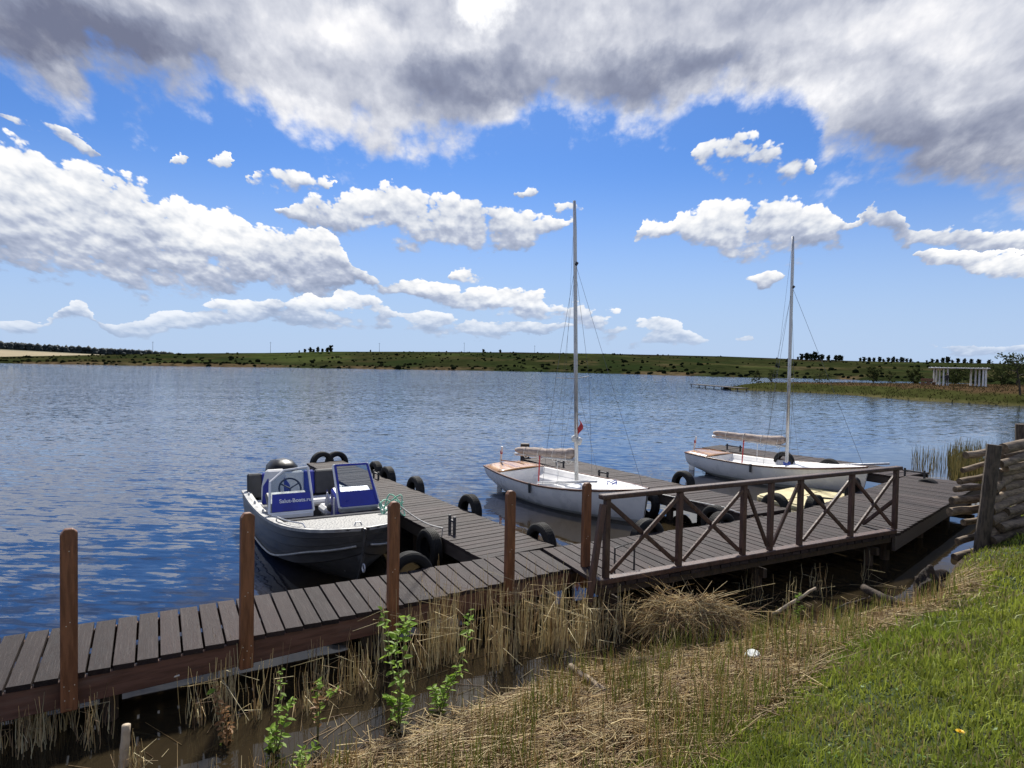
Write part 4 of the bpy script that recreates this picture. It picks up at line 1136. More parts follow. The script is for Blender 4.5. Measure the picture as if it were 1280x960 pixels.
# ------------------------------------------------------------------ sailing dinghies
DL = 4.80
DB = [(0, .52), (.12, .65), (.3, .77), (.5, .81), (.68, .70), (.82, .49), (.92, .25), (1, .03)]
DS = [(0, .57), (.25, .52), (.5, .51), (.75, .57), (1, .70)]
DK = [(0, .16), (.08, .06), (.22, -.08), (.5, -.16), (.78, -.12), (.92, -.06), (1, .02)]
def make_dinghy(label, cover_mat, rise, loc, rz):
    t = thing('sailing_dinghy', label, 'sailboat', loc, rz, 'white sailing dinghies')
    N, K = 33, 13
    def half(x): return max(.012, smooth_tab(DB, x))
    def sheer(x): return smooth_tab(DS, x)
    def keel(x): return smooth_tab(DK, x)
    def xs(x, z):                                # raked stem
        return x * DL + (.0 if x < .8 else (x - .8) / .2 * (-.14) * (1 - (z - .0) / .7))
    def section(x, off=0.0):
        b, s_, k = half(x) - off, sheer(x), keel(x) + off; p = lerp(.62, 1.05, sstep((x - .5) / .5)); r_ = []
        for j in range(K):
            th = math.pi / 2 * j / (K - 1)
            z = s_ - (s_ - k) * math.sin(th) ** 1.15; y = b * math.cos(th) ** p if j < K - 1 else 0
            r_.append((y, z))
        return r_
    hull, bott = MB(), MB()
    rows = []
    for i in range(N):
        x = i / (N - 1); sec = section(x)
        row = [(xs(x, z), y, z) for y, z in sec] + [(xs(x, z), -y, z) for y, z in sec[-2::-1]]
        rows.append(row)
    hull.grid(rows)
    hull.add(rows[0], [tuple(range(len(rows[0])))])
    h = hull.build('hull', M['white'], t, smooth=True, world=False)
    for p_ in h.data.polygons:
        if len(p_.vertices) > 4: p_.use_smooth = False
    # pale bottom paint, a hair proud of the hull
    rows2 = []
    for i in range(N):
        x = i / (N - 1)
        sec = [(y, z) for y, z in section(x, -.003)]
        zt = .075
        pts = [(y, z) for y, z in sec if z < zt]
        hi = [(y, z) for y, z in sec if z >= zt]
        if not pts: rows2.append(None); continue
        if hi:
            (y0, z0), (y1, z1) = hi[-1], pts[0]; f = (z0 - zt) / (z0 - z1 + 1e-9); pts = [(lerp(y0, y1, f), zt)] + pts
        m_ = 6; ln = np.linspace(0, len(pts) - 1, m_)
        q_ = [(float(np.interp(k_, range(len(pts)), [a for a, _ in pts])), float(np.interp(k_, range(len(pts)), [b for _, b in pts]))) for k_ in ln]
        rows2.append([(xs(x, z), y, z) for y, z in q_] + [(xs(x, z), -y, z) for y, z in q_[-2::-1]])
    rows2 = [r for r in rows2 if r]
    bott.grid(rows2).build('bottom_paint', M['antifoul'], h, smooth=True, world=False)
    # rubbing strake along both gunwales
    for s_ in (-1, 1):
        MB().tube([(xs(i / 32, .6), s_ * (half(i / 32) + .008), sheer(i / 32) - .012) for i in range(33)], .021, 6).build('rubbing_strake', M['strake'], t, smooth=True, world=False)
    # foredeck, side benches, floor, aft deck
    def flat(x0, x1, f0, f1, dz, n=12, camber=0.0, m_=7):
        rows = []
        for i in range(n):
            x = lerp(x0, x1, i / (n - 1)); b = half(x) - .02
            rows.append([(xs(x, .6), lerp(f0, f1, j / (m_ - 1)) * b, sheer(x) + dz + camber * (1 - lerp(f0, f1, j / (m_ - 1)) ** 2) * min(1, b / .5)) for j in range(m_)])
        return rows
    MB().grid(flat(.64, .995, -1, 1, -.012, 16, .05)).build('foredeck', M['white_in'], t, smooth=True, world=False, solid=.012)
    MB().grid(flat(.0, .17, -1, 1, -.012, 8, .025)).build('aft_deck', M['varnish'], t, smooth=True, world=False, solid=.015)
    for s_ in (-1, 1):
        rows = []
        for i in range(14):
            x = lerp(.17, .64, i / 13); b = half(x) - .02; X = xs(x, .6); s0 = sheer(x)
            inner = b * .50
            rows.append([(X, s_ * b, s0 - .012), (X, s_ * (b - .05), s0 - .03), (X, s_ * (b - .09), s0 - .13), (X, s_ * (inner + .02), s0 - .19), (X, s_ * inner, s0 - .22), (X, s_ * (inner - .03), .10)])
        MB().grid(rows).build('side_bench', M['white_in'], t, smooth=True, world=False)
    MB().grid([[(xs(x, .6), y * (half(x) * .5), .10) for y in (-1, 0, 1)] for x in np.linspace(.15, .66, 8)]).build('cockpit_floor', M['grey_floor'], t, world=False)
    for x in (.17, .64):
        X = xs(x, .6); b = half(x) - .03; s0 = sheer(x)
        MB().add([(X, -b, s0 - .01), (X, b, s0 - .01), (X, b * .82, s0 - .2), (X, b * .5, .10), (X, -b * .5, .10), (X, -b * .82, s0 - .2)], [(0, 1, 2, 3, 4, 5)]).build('bulkhead', M['white_in'], t, world=False)
    MB().box(DL * .42, DL * .60, -.035, .035, .10, .36).build('centreboard_case', M['white_in'], t, bevel=.012, world=False)
    for yy in (-.16, .14):
        MB().box(DL * .50, DL * .50 + .09, yy, yy + .06, .10, .15).build('cleat_block', M['vinyl_grey'], t, bevel=.01, world=False)
    # mast, boom, rolled sail
    mx = DL * .575; mz = sheer(.575) - .20; MH = 6.42
    mast = MB().tube([(mx, 0, mz - .1), (mx, 0, 3.2), (mx, 0, MH - .6), (mx - .012, 0, MH)], [.042, .042, .039, .032], 12).build('mast', M['mast'], t, smooth=True, world=False)
    MB().box(mx - .06, mx + .06, -.06, .06, mz - .12, mz + .06).build('mast_step', M['white_in'], mast, bevel=.01, world=False)
    for s_ in (-1, 1): MB().tube([(mx, 0, 2.72), (mx - .10, s_ * .46, 2.75)], .011, 6).build('spreader', M['mast'], mast, world=False)
    MB().tube([(mx, 0, MH * .79), (mx + .07, 0, MH * .80)], .03, 8).build('halyard_block', M['vinyl_grey'], mast, world=False)
    bz = .98; bl = 2.2
    boom = MB().tube([(mx - .06, 0, bz), (mx - bl, .02, bz + rise)], .032, 10).build('boom', M['mast'], t, smooth=True, world=False)
    MB().lathe([(0, -.02), (.035, -.02), (.035, .02), (0, .02)], 10, 'x', o=(mx - bl, .02, bz + rise)).build('end_cap', M['frame_white'], boom, world=False)
    rr = random.Random(int(loc[0] * 10)); pts, rad = [], []
    for i in range(22):
        f = i / 21
        pts.append((mx - .05 - f * (bl - .08), rr.uniform(-.01, .01), bz + rise * f + .105 + rr.uniform(-.006, .006) + (.05 * (1 - f) ** 6)))
        rad.append(lerp(.115, .07, f) * (.55 if i in (0, 21) else 1) * rr.uniform(.92, 1.06))
    sr = MB().tube(pts, rad, 14).build('rolled_sail', M[cover_mat], t, smooth=True, world=False)
    for f in (.08, .3, .55, .8):
        x_ = mx - .05 - f * (bl - .08); zc = bz + rise * f + .07; r0 = lerp(.115, .07, f)
        MB().tube([(x_ + .02 * math.sin(a), math.cos(a) * (r0 + .012), zc + math.sin(a) * (r0 + .05)) for a in np.linspace(0, math.tau, 17)], .006, 5, caps=False).build('sail_tie', M['rope'], sr, world=False)
    # standing rigging
    hz = MH * .79
    for s_ in (-1, 1):
        MB().tube([(mx, 0, hz), (mx - .10, s_ * .46, 2.75), (mx - .28, s_ * .70, sheer(.52))], .0042, 4).build('shroud', M['wire'], t, world=False)
        MB().tube([(mx, 0, 2.72), (mx + .05, s_ * .60, sheer(.6))], .0032, 4).build('lower_shroud', M['wire'], t, world=False)
    MB().tube([(mx + .03, 0, hz), (DL * .97, 0, sheer(.97) + .03)], .0042, 4).build('forestay', M['wire'], t, world=False)
    MB().tube([(mx - .04, 0, hz - .3), (mx - .62, .05, 2.0), (mx - 1.1, .05, bz + .22)], .003, 4).build('halyard', M['wire'], t, world=False)
    MB().tube([(mx - .03, .03, MH - .05), (mx - .30, .04, 3.6), (mx - .55, .05, bz + .2)], .003, 4).build('halyard', M['wire'], t, world=False)
    # boom crutch, mainsheet, tiller and rudder
    MB().tube([(mx - 1.22, -.02, bz + .06), (mx - 1.25, -.05, .25)], .016, 6).build('boom_vang', M['red'], t, world=False)
    MB().tube([(mx - 1.0, .30, sheer(.4) - .05), (mx - .98, .28, bz + .02)], .008, 5).build('boom_crutch', M['frame_white'], t, world=False)
    rud = MB().box(-.20, -.012, -.018, .018, -.45, .50).build('rudder', M['white'], t, bevel=.01, world=False)
    MB().tube([(-.05, 0, .48), (-.05, 0, .60), (.02, 0, .98)], [.03, .028, .026], 8).build('rudder_head', M['frame_white'], rud, world=False)
    MB().tube([(-.015, 0, .80), (-.005, .002, .88)], .031, 8).build('red_band', M['red'], rud, world=False)
    MB().tube([(-.02, .0, .64), (.55, .05, .66), (.80, .08, .64)], .014, 6).build('tiller', M['varnish'], t, world=False)
    for x_, y_ in ((.03, .42), (.03, -.42), (.15, .55), (.15, -.55), (.9, .12), (.9, -.12)):
        X = xs(x_, .6); z_ = sheer(x_) + .01
        MB().tube([(X - .05, y_, z_), (X - .03, y_, z_ + .035), (X + .03, y_, z_ + .035), (X + .05, y_, z_)], .008, 5).build('deck_fitting', M['frame_white'], t, world=False)
    # strap hanging over the near side
    sx = .46 * DL; sd = -1
    MB().box(sx - .03, sx + .03, sd * (half(.46) + .04), sd * (half(.46) + .01), sheer(.46) - .20, sheer(.46) + .015).build('side_strap', M['vinyl_grey'], t, bevel=.005, world=False)
    return t
def heading(a, b): return math.atan2(b[1] - a[1], b[0] - a[0])
S1, B1 = (-.20, 16.61), (2.62, 12.72)
dg1 = make_dinghy('white sailing dinghy with red pennant at its tall mast, between the first two piers', 'canvas', -.12, (S1[0], S1[1], .0), heading(S1, B1))
dg1.rotation_euler = (R(2.0), 0, heading(S1, B1))
S2, B2 = (5.37, 19.74), (8.55, 16.15)
dg2 = make_dinghy('white sailing dinghy with a rolled sail boom, seen behind the wooden railing', 'canvas', .06, (S2[0], S2[1], .0), heading(S2, B2))
def in_boat(boat, p): return local_matrix(boat) @ Vector(p)
# pennant tied to the nearer mast
mb = MB(); m0 = in_boat(dg1, (DL * .575, 0, 1.62)); u = Vector((.9, -.3, 0)).normalized()
rows = []
for i in range(7):
    f = i / 6; o = m0 + u * (.05 + .02 * math.sin(f * 5)) + Vector((0, 0, 0.30 * (1 - f) - .05))
    rows.append([o + u * (.08 * s_ * math.sin(math.pi * min(1, f * 1.2 + .1))) + Vector((.02 * math.sin(f * 7 + s_), .03 * math.cos(f * 6), -.10 * s_)) for s_ in (0, .5, 1.0)])
mb.grid(rows)
tag(mb.build('pennant', M['red'], smooth=True, solid=.004), 'crumpled red pennant tied to the mast of the nearer dinghy', 'pennant')
q_ = m0 + u * .07 + Vector((0, 0, -.22)); vv, ff = lumps([tuple(q_), tuple(q_ + Vector((-.12, 0, .05)))], [.06, .05], 2, .2, 4, 1.4)
tag(link('halyard_bundle', npmesh('halyard_bundle', vv, ff, True), M['rope']), 'pale bundle of coiled rope hung on the nearer mast', 'rope')
# long poles lying in the boats
a, b = in_boat(dg1, (DL * .46, -.62, .50)), in_boat(dg1, (DL * .46, -.62, .50)) + (V3(at(746, 602, 13.2)) - in_boat(dg1, (DL * .46, -.62, .50))) * 1.0
tag(MB().tube([a, b], .024, 8).build('spar', M['mast']), 'grey spar resting over the side of the nearer dinghy', 'spar')
a, b = V3(at(932, 585, 18.6)), V3(at(1112, 579.5, 16.6))
tag(MB().tube([a, b], .026, 8).build('spar', M['mast']), 'long grey spar laid along the side of the farther dinghy', 'spar')
def tangle(name, c, r, n, mat, rad, label, seed, flat=.6):
    rr = random.Random(seed); pts = []
    for i in range(n):
        a = i * .9 + rr.random(); k = r * rr.uniform(.45, 1.0)
        pts.append(Vector(c) + Vector((math.cos(a) * k, math.sin(a) * k * .8, rr.uniform(-1, 1) * r * flat)))
    # smooth the loop
    out = []
    for i in range(len(pts) - 1):
        for f in (0, .25, .5, .75):
            p0, p1, p2, p3 = pts[max(i - 1, 0)], pts[i], pts[i + 1], pts[min(i + 2, len(pts) - 1)]
            out.append(.5 * ((2 * p1) + (p2 - p0) * f + (2 * p0 - 5 * p1 + 4 * p2 - p3) * f * f + (3 * p1 - p0 - 3 * p2 + p3) * f ** 3))
    return tag(MB().tube(out, rad, 5).build(name, mat, smooth=True), label, 'rope')
tangle('blue_rope_coil', in_boat(dg1, (DL * .80, .0, .66)), .12, 9, M['rope_blue'], .010, 'loose blue rope coil on the foredeck of the nearer dinghy', 4)
tangle('blue_rope_coil', in_boat(dg2, (DL * .47, .10, .24)), .20, 12, M['rope_blue'], .014, 'blue rope lying in the cockpit of the farther dinghy', 6, .3)
tangle('blue_rope_coil', in_boat(dg2, (DL * .59, -.15, .55)), .10, 12, M['rope_blue'], .018, 'dark blue rope coil at the mast foot of the farther dinghy', 8, .4)

# ------------------------------------------------------------------ aluminium motor boat
ML = 4.45
KB = [(0, .86), (.3, .92), (.55, .92), (.74, .84), (.86, .68), (.94, .46), (.98, .25), (1, .035)]
KS = [(0, .60), (.4, .62), (.7, .67), (.9, .74), (1, .80)]
KC = [(0, .80), (.5, .84), (.74, .70), (.88, .44), (.96, .19), (1, .012)]
KCZ = [(0, .03), (.5, .07), (.74, .15), (.88, .26), (.96, .37), (1, .46)]
KK = [(0, -.20), (.6, -.20), (.82, -.14), (.92, -.02), (.97, .14), (1, .34)]
BW_, ST_ = np.array([-1.90, 8.90]), None
hd = np.array([.50, -.866]); ST_ = BW_ - hd * ML
mbt = thing('motor_boat', 'dark grey aluminium motor boat with open blue and white windscreens', 'motorboat', (ST_[0], ST_[1], 0), math.atan2(hd[1], hd[0]))
N = 65
def kst(x): return smooth_tab(KB, x), smooth_tab(KS, x), smooth_tab(KC, x), smooth_tab(KCZ, x), smooth_tab(KK, x)
rows = []
for i in range(N):
    x = i / (N - 1); b, s_, c, cz, k = kst(x); X = x * ML
    rk = lambda z: X - max(0, (x - .8) / .2) * .22 * (1 - min(1, (z + .2) / 1.0))
    half_ = [(b, s_)]
    for f, bulge in ((.25, .012), (.27, .0), (.5, .014), (.52, .002), (.75, .012), (.77, .0)):
        z = lerp(s_, cz, f); half_.append((lerp(b, c, f ** 1.3) + bulge, z))
    half_ += [(c, cz), (c - .03, cz - .012), (c * .5, lerp(cz, k, .52)), (0, k)]
    rows.append([(rk(z), y, z) for y, z in half_] + [(rk(z), -y, z) for y, z in half_[-2::-1]])
mb = MB().grid(rows); mb.add(rows[0], [tuple(range(len(rows[0])))]); mb.add(rows[-1], [tuple(range(len(rows[-1])))])
hull = mb.build('hull', M['hullgrey'], mbt, smooth=9, world=False)
for s_ in (-1, 1):
    def rail_pt(x):
        b, sh, c, cz, k = kst(x); f = lerp(1.0, .66, float(sstep((x - .55) / .35)))
        y, z = lerp(b, c, f ** 1.3) + .016, lerp(sh, cz, f)
        return (x * ML - max(0, (x - .8) / .2) * .22 * (1 - min(1, (z + .2))) + max(0, (x - .8) / .2) * .03, s_ * y, z)
    MB().tube([rail_pt(i / 36 * .992) for i in range(37)], .017, 6).build('spray_rail', M['alu'], hull, smooth=True, world=False)
    # gunwale cap
    rows = []
    for i in range(31):
        x = i / 30; b, z = kst(x)[0], kst(x)[1]; X = x * ML
        rows.append([(X, s_ * (b + .022), z - .030), (X, s_ * (b + .022), z + .012), (X, s_ * (b - .05), z + .018), (X, s_ * (b - .115 if b > .2 else b * .5), z + .006), (X, s_ * (b - .115 if b > .2 else b * .5), z - .03)])
    MB().grid(rows).build('gunwale', M['alu'], mbt, world=False)
    for x_ in (.80, .88):
        b, z = kst(x_)[2], kst(x_)[4]
        MB().tube([(x_ * ML - .15, s_ * b * .5, lerp(kst(x_)[3], z, .5) - .01), (x_ * ML + .12, s_ * kst(min(1, x_ + .04))[2] * .42, lerp(kst(x_ + .04)[3], kst(x_ + .04)[4], .45) - .01)], .014, 5).build('hull_strake', M['alu'], hull, world=False)
# stem strap and towing eye
MB().tube([(ML - .0, 0, .80), (ML - .06, 0, .55), (ML - .13, 0, .30), (ML - .30, 0, .04), (ML - .55, 0, -.09)], .022, 6).build('stem_bar', M['hullgrey'], hull, world=False)
MB().tube([(ML - .05 + .05 * math.cos(a), 0.0 + .0, .26 + .055 * math.sin(a)) for a in np.linspace(0, math.tau, 13)], .011, 5, caps=False).build('towing_eye', M['mast'], hull, world=False)
# fore deck of chequer plate with a dark carpet sill, cockpit sole
def deck_rows(x0, x1, n, dz, shrink=.10, m_=7):
    rows = []
    for i in range(n):
        x = lerp(x0, x1, i / (n - 1)); b = max(.03, kst(x)[0] - shrink)
        rows.append([(x * ML, lerp(-1, 1, j / (m_ - 1)) * b, kst(x)[1] + dz) for j in range(m_)])
    return rows
def chequer():
    m, t, b = new_mat('chequer_plate')
    v = t.n('ShaderNodeTexCoord').outputs['Object']; nz = t.noise(v, 6, 5, .6)
    t.put(b.inputs['Base Color'], t.mix(nz, (.15, .15, .148), (.22, .22, .216))); b.inputs['Metallic'].default_value = .55; b.inputs['Roughness'].default_value = .55
    bn = t.n('ShaderNodeBump'); bn.inputs['Distance'].default_value = .004
    vo = t.voro(t.v('MULTIPLY', v, (1, 1, 0)), 22, 0, .5); t.put(bn.inputs['Height'], t.mr(vo, .2, .5, 1, 0)); t.put(b.inputs['Normal'], bn.outputs[0]); return m
MB().grid(deck_rows(.70, .995, 10, .002)).build('fore_deck', chequer(), mbt, world=False, solid=.01)
xq = .70 * ML; bq = kst(.70)[0] - .10; zq = kst(.70)[1]
MB().box(xq - .09, xq + .03, -bq, bq, zq - .05, zq + .028).build('deck_sill', M['carpet'], mbt, bevel=.015, world=False)
MB().add([(xq, -bq, zq), (xq, bq, zq), (xq, bq * .82, .20), (xq, -bq * .82, .20)], [(0, 1, 2, 3)]).build('bulkhead', M['carpet'], mbt, world=False)
MB().grid([[(x * ML, y * (kst(x)[2] - .07), .17) for y in (-1, 0, 1)] for x in np.linspace(.02, .71, 10)]).build('cockpit_sole', M['carpet'], mbt, world=False)
for s_ in (-1, 1):
    MB().grid([[(x * ML, s_ * (kst(x)[0] - .10), kst(x)[1] - .02), (x * ML, s_ * (kst(x)[2] - .07), .17)] for x in np.linspace(0, .71, 14)]).build('side_lining', M['carpet'], mbt, world=False)
MB().box(-.01, .05, -.82, .82, .0, .58).build('transom', M['hullgrey'], mbt, bevel=.01, world=False)
MB().tube([(ML * .93, -.05, .775), (ML * .93, -.03, .82), (ML * .93, .03, .82), (ML * .93, .05, .775)], .011, 6).build('bow_cleat', M['mast'], mbt, world=False)
for s_ in (-1, 1):
    MB().tube([(lambda x: (x * ML, s_ * (kst(x)[0] - .05), kst(x)[1] + .02 + (.05 if .02 < k_ < .98 else 0)))(lerp(.66, .86, k_)) for k_ in (0, .06, .3, .6, .94, 1)], .010, 6).build('grab_rail', M['mast'], mbt, world=False)
    for x_ in (.12, .30, .48): MB().tube([(x_ * ML - .06, s_ * (kst(x_)[0] - .05), kst(x_)[1] + .016), (x_ * ML - .04, s_ * (kst(x_)[0] - .05), kst(x_)[1] + .05), (x_ * ML + .04, s_ * (kst(x_)[0] - .05), kst(x_)[1] + .05), (x_ * ML + .06, s_ * (kst(x_)[0] - .05), kst(x_)[1] + .016)], .009, 6).build('side_cleat', M['mast'], mbt, world=False)
# consoles and windscreens: helm on starboard (local -y), passenger side on port
def console(side, helm):
    y0, y1 = (-.84, -.20) if side < 0 else (.20, .84)
    xc = .60 * ML - .42
    nm = 'helm_console' if helm else 'passenger_console'
    con = MB().add([(xc - .30, y0 * (.8 if side < 0 else 1), .10), (xc + .28, y0 * (.8 if side < 0 else 1), .10), (xc + .28, y1 * (1 if side < 0 else .8), .10), (xc - .30, y1 * (1 if side < 0 else .8), .10), (xc - .26, y0, .92), (xc + .16, y0, .80), (xc + .16, y1, .80), (xc - .26, y1, .92)],
                   [(3, 2, 1, 0), (4, 5, 6, 7), (0, 1, 5, 4), (1, 2, 6, 5), (2, 3, 7, 6), (3, 0, 4, 7)]).build(nm, M['vinyl_grey'] if helm else M['blue'], mbt, bevel=.03, world=False)
    MB().box(xc - .02, xc + .31, y0 + .01, y1 - .01, .60, .67).build('ledge', M['frame_white'] if helm else M['alu'], con, bevel=.01, world=False)
    # leaning frame: foot forward, head aft
    xf, xh, zf, zh = xc + .27, xc - .12, .68, 1.30
    def fr(y, v): return Vector((lerp(xf, xh, v), y, lerp(zf, zh, v)))
    ins = .16 if helm else .0
    if side < 0: corners = [fr(y0 - .02, 0), fr(y1, 0), fr(y1, 1.0), fr(y0 + ins + .10, .95), fr(y0 + .04, .70)]
    else: corners = [fr(y0, 0), fr(y1 + .02, 0), fr(y1 - .06, 1.0), fr(y0, 1.0)]
    loop = corners + [corners[0]]
    frame = MB()
    for a, b in zip(loop[:-1], loop[1:]): frame.tube([a, b], .019, 6)
    fo = frame.build('windscreen_frame', M['frame_white'], con, world=False)
    nrm = (corners[1] - corners[0]).cross(corners[2] - corners[0]).normalized()
    k = len(corners)
    MB().add([c + nrm * .003 for c in corners] + [c - nrm * .003 for c in corners], [tuple(range(k)), tuple(range(2 * k - 1, k - 1, -1))] + [(i, (i + 1) % k, k + (i + 1) % k, k + i) for i in range(k)]).build('windscreen', M['glass'], con, world=False)
    return con, fr, nrm, y0, y1
hc, hfr, hn, hy0, hy1 = console(-1, True)
pc, pfr, pn, py0, py1 = console(1, False)
# helm side: blue apron behind the lower glass with the maker's lettering, wheel
ap = [hfr(hy0 + .02, .03), hfr(hy1 - .02, .03), hfr(hy1 - .02, .42), hfr(hy0 + .05, .42)]
sgn = 1 if hn.x > 0 else -1
apn = hn * sgn
MB().add([c + apn * .012 for c in ap] + [c + apn * .005 for c in ap], [(0, 1, 2, 3), (7, 6, 5, 4), (0, 4, 5, 1), (1, 5, 6, 2), (2, 6, 7, 3), (3, 7, 4, 0)]).build('apron', M['blue'], hc, world=False)
fc_ = bpy.data.curves.new('lettering', 'FONT'); fc_.body = 'Salut-Boats.ru'; fc_.size = .086; fc_.align_x = 'CENTER'; fc_.align_y = 'CENTER'; fc_.extrude = .001; fc_.offset = .002
tmp = bpy.data.objects.new('lettering_tmp', fc_); col_main.objects.link(tmp)
tm_ = bpy.data.meshes.new_from_object(tmp.evaluated_get(bpy.context.evaluated_depsgraph_get())); bpy.data.objects.remove(tmp)
lo = link('lettering', tm_, M['frame_white'], hc, world=False)
ex = Vector((0, 1, 0)); ez = apn; ey = ez.cross(ex)
if ey.z < 0: ex = -ex; ey = ez.cross(ex)
o_ = hfr(lerp(hy0, hy1, .60), .25) + apn * .015
lo.matrix_local = Matrix(((ex.x, ey.x, ez.x, o_.x), (ex.y, ey.y, ez.y, o_.y), (ex.z, ey.z, ez.z, o_.z), (0, 0, 0, 1)))
wc = Vector((.60 * ML - .80, -.42, .93)); wx = Vector((0, 1, 0)); wy = Vector((-.45, 0, .89))
wl = MB().tube([wc + (wx * math.cos(a) + wy * math.sin(a)) * .17 for a in np.linspace(0, math.tau, 25)], .016, 6, caps=False)
for a in (.5, 2.6, 4.7): wl.tube([wc, wc + (wx * math.cos(a) + wy * math.sin(a)) * .17], .012, 5)
wl.build('steering_wheel', M['vinyl_grey'], hc, world=False)
# passenger side: blue edging and a blue lower panel
ed = MB()
cs_ = [pfr(py0 + .03, .02), pfr(py1 - .01, .02), pfr(py1 - .08, .985), pfr(py0 + .03, .985)]
pgn = pn * (1 if pn.x > 0 else -1)
for a, b in zip(cs_, cs_[1:] + cs_[:1]): ed.beam(a + pgn * .02, b + pgn * .02, .035, .012, up=pgn)
ed.build('blue_edging', M['blue'], pc, world=False)
lp = [pfr(py0 + .03, .04), pfr(py1 - .01, .04), pfr(py1 - .03, .36), pfr(py0 + .03, .36)]
MB().add([c + pgn * .014 for c in lp] + [c + pgn * .005 for c in lp], [(0, 1, 2, 3), (7, 6, 5, 4), (0, 4, 5, 1), (1, 5, 6, 2), (2, 6, 7, 3), (3, 7, 4, 0)]).build('lower_panel', M['blue'], pc, world=False)
MB().box(.60 * ML - .44, .60 * ML - .39, .18, .24, .1, .8).build('door_post', M['frame_white'], pc, bevel=.008, world=False)
# seats
def seat(x, y, w, label_mat, tall):
    st = bpy.data.objects.new('seat', None); col_main.objects.link(st); attach(st, mbt, False); st.location = (x, y, 0)
    MB().box(-.22, .24, -w / 2, w / 2, .34, .48).build('cushion', M['vinyl_white'], st, bevel=.045, world=False)
    MB().box(-.18, .2, -w / 2 + .04, w / 2 - .04, .06, .335).build('pedestal', M['vinyl_grey'], st, bevel=.02, world=False)
    pts = [(-w / 2, .50), (w / 2, .50), (w / 2 * .95, .80), (w / 2 * .62, tall), (-w / 2 * .62, tall), (-w / 2 * .95, .80)]
    k = len(pts); vs = [(-.20 - (z - .5) * .25, yy, z) for yy, z in pts] + [(-.31 - (z - .5) * .25, yy, z) for yy, z in pts]
    MB().add(vs, [tuple(range(k)), tuple(range(2 * k - 1, k - 1, -1))] + [(i, k + i, k + (i + 1) % k, (i + 1) % k) for i in range(k)]).build('backrest', M['vinyl_white'], st, bevel=.03, world=False)
    for s_ in (-1, 1):
        pts = [(s_ * w / 2 * 1.0, .52), (s_ * w / 2 * .45, .52), (s_ * w / 2 * .52, tall * .88), (s_ * w / 2 * .9, .82)]
        vs = [(-.185 - (z - .5) * .25, yy, z) for yy, z in pts] + [(-.21 - (z - .5) * .25, yy, z) for yy, z in pts]
        MB().add(vs, [(0, 1, 2, 3), (7, 6, 5, 4), (0, 4, 5, 1), (1, 5, 6, 2), (2, 6, 7, 3), (3, 7, 4, 0)]).build('side_panel', M['blue'], st, bevel=.01, world=False)
    return st
seat(1.16, -.44, .50, None, 1.08)
st = seat(1.30, .46, .46, None, .62)
st.rotation_euler = (0, 0, math.pi)
bench = bpy.data.objects.new('aft_bench', None); col_main.objects.link(bench); attach(bench, mbt, False); bench.location = (.42, 0, 0)
MB().box(-.22, .24, -.76, .76, .34, .46).build('cushion', M['vinyl_white'], bench, bevel=.04, world=False)
MB().box(-.2, .2, -.74, .74, .06, .335).build('locker', M['vinyl_grey'], bench, bevel=.02, world=False)
for y0, y1, mt in ((-.80, -.55, 'vinyl_grey'), (-.545, -.40, 'blue'), (-.395, .20, 'vinyl_white'), (.205, .40, 'blue'), (.405, .80, 'vinyl_grey')):
    MB().add([(-.24, y0, .47), (-.24, y1, .47), (-.36, y1, .47), (-.36, y0, .47), (-.30, y0, .92), (-.30, y1, .92), (-.40, y1, .92), (-.40, y0, .92)],
             [(3, 2, 1, 0), (4, 5, 6, 7), (0, 1, 5, 4), (1, 2, 6, 5), (2, 3, 7, 6), (3, 0, 4, 7)]).build('backrest', M[mt], bench, bevel=.025, world=False)
# outboard motor
ob = bpy.data.objects.new('outboard_motor', None); col_main.objects.link(ob); attach(ob, mbt, False); ob.location = (-.22, -.12, -.13)
rows = []
for z, a, b, ox in ((.62, .14, .14, .0), (.66, .28, .23, -.02), (.80, .34, .28, -.03), (1.00, .36, .29, -.05), (1.12, .34, .27, -.06), (1.20, .26, .20, -.08), (1.235, .12, .10, -.09)):
    rows.append([(ox + a * abs(math.cos(t_)) ** .7 * math.copysign(1, math.cos(t_)), b * abs(math.sin(t_)) ** .7 * math.copysign(1, math.sin(t_)), z) for t_ in np.linspace(0, math.tau, 21)])
mb = MB().grid(rows); mb.add(rows[-1][:-1], [tuple(range(20))]); mb.build('cowl', M['black'], ob, smooth=True, world=False)
MB().box(-.10, .07, -.06, .06, -.5, .64).build('leg', M['black'], ob, bevel=.02, world=False)
MB().box(.05, .24, -.11, .11, .42, .66).build('bracket', M['vinyl_grey'], ob, bevel=.02, world=False)
MB().box(-.02, .16, .29, .294, .92, 1.0).build('decal', M['frame_white'], ob, world=False)
vv, ff = lumps([(1.98, .32, .58), (2.05, .40, .46), (1.9, .42, .42)], [.17, .16, .18], 2, .10, 14, .6)
bagw = np.array([tuple(local_matrix(mbt) @ Vector(v)) for v in vv])
tag(link('kit_bag', npmesh('kit_bag', bagw, ff, True), M['vinyl_grey']), 'black soft kit bag lying in the cockpit of the motor boat', 'bag')
tangle('green_rope_coil', local_matrix(mbt) @ Vector((.735 * ML, .80, .80)), .22, 22, M['rope_green'], .011, 'tangled pale green rope at the bow corner of the motor boat', 12, .75)
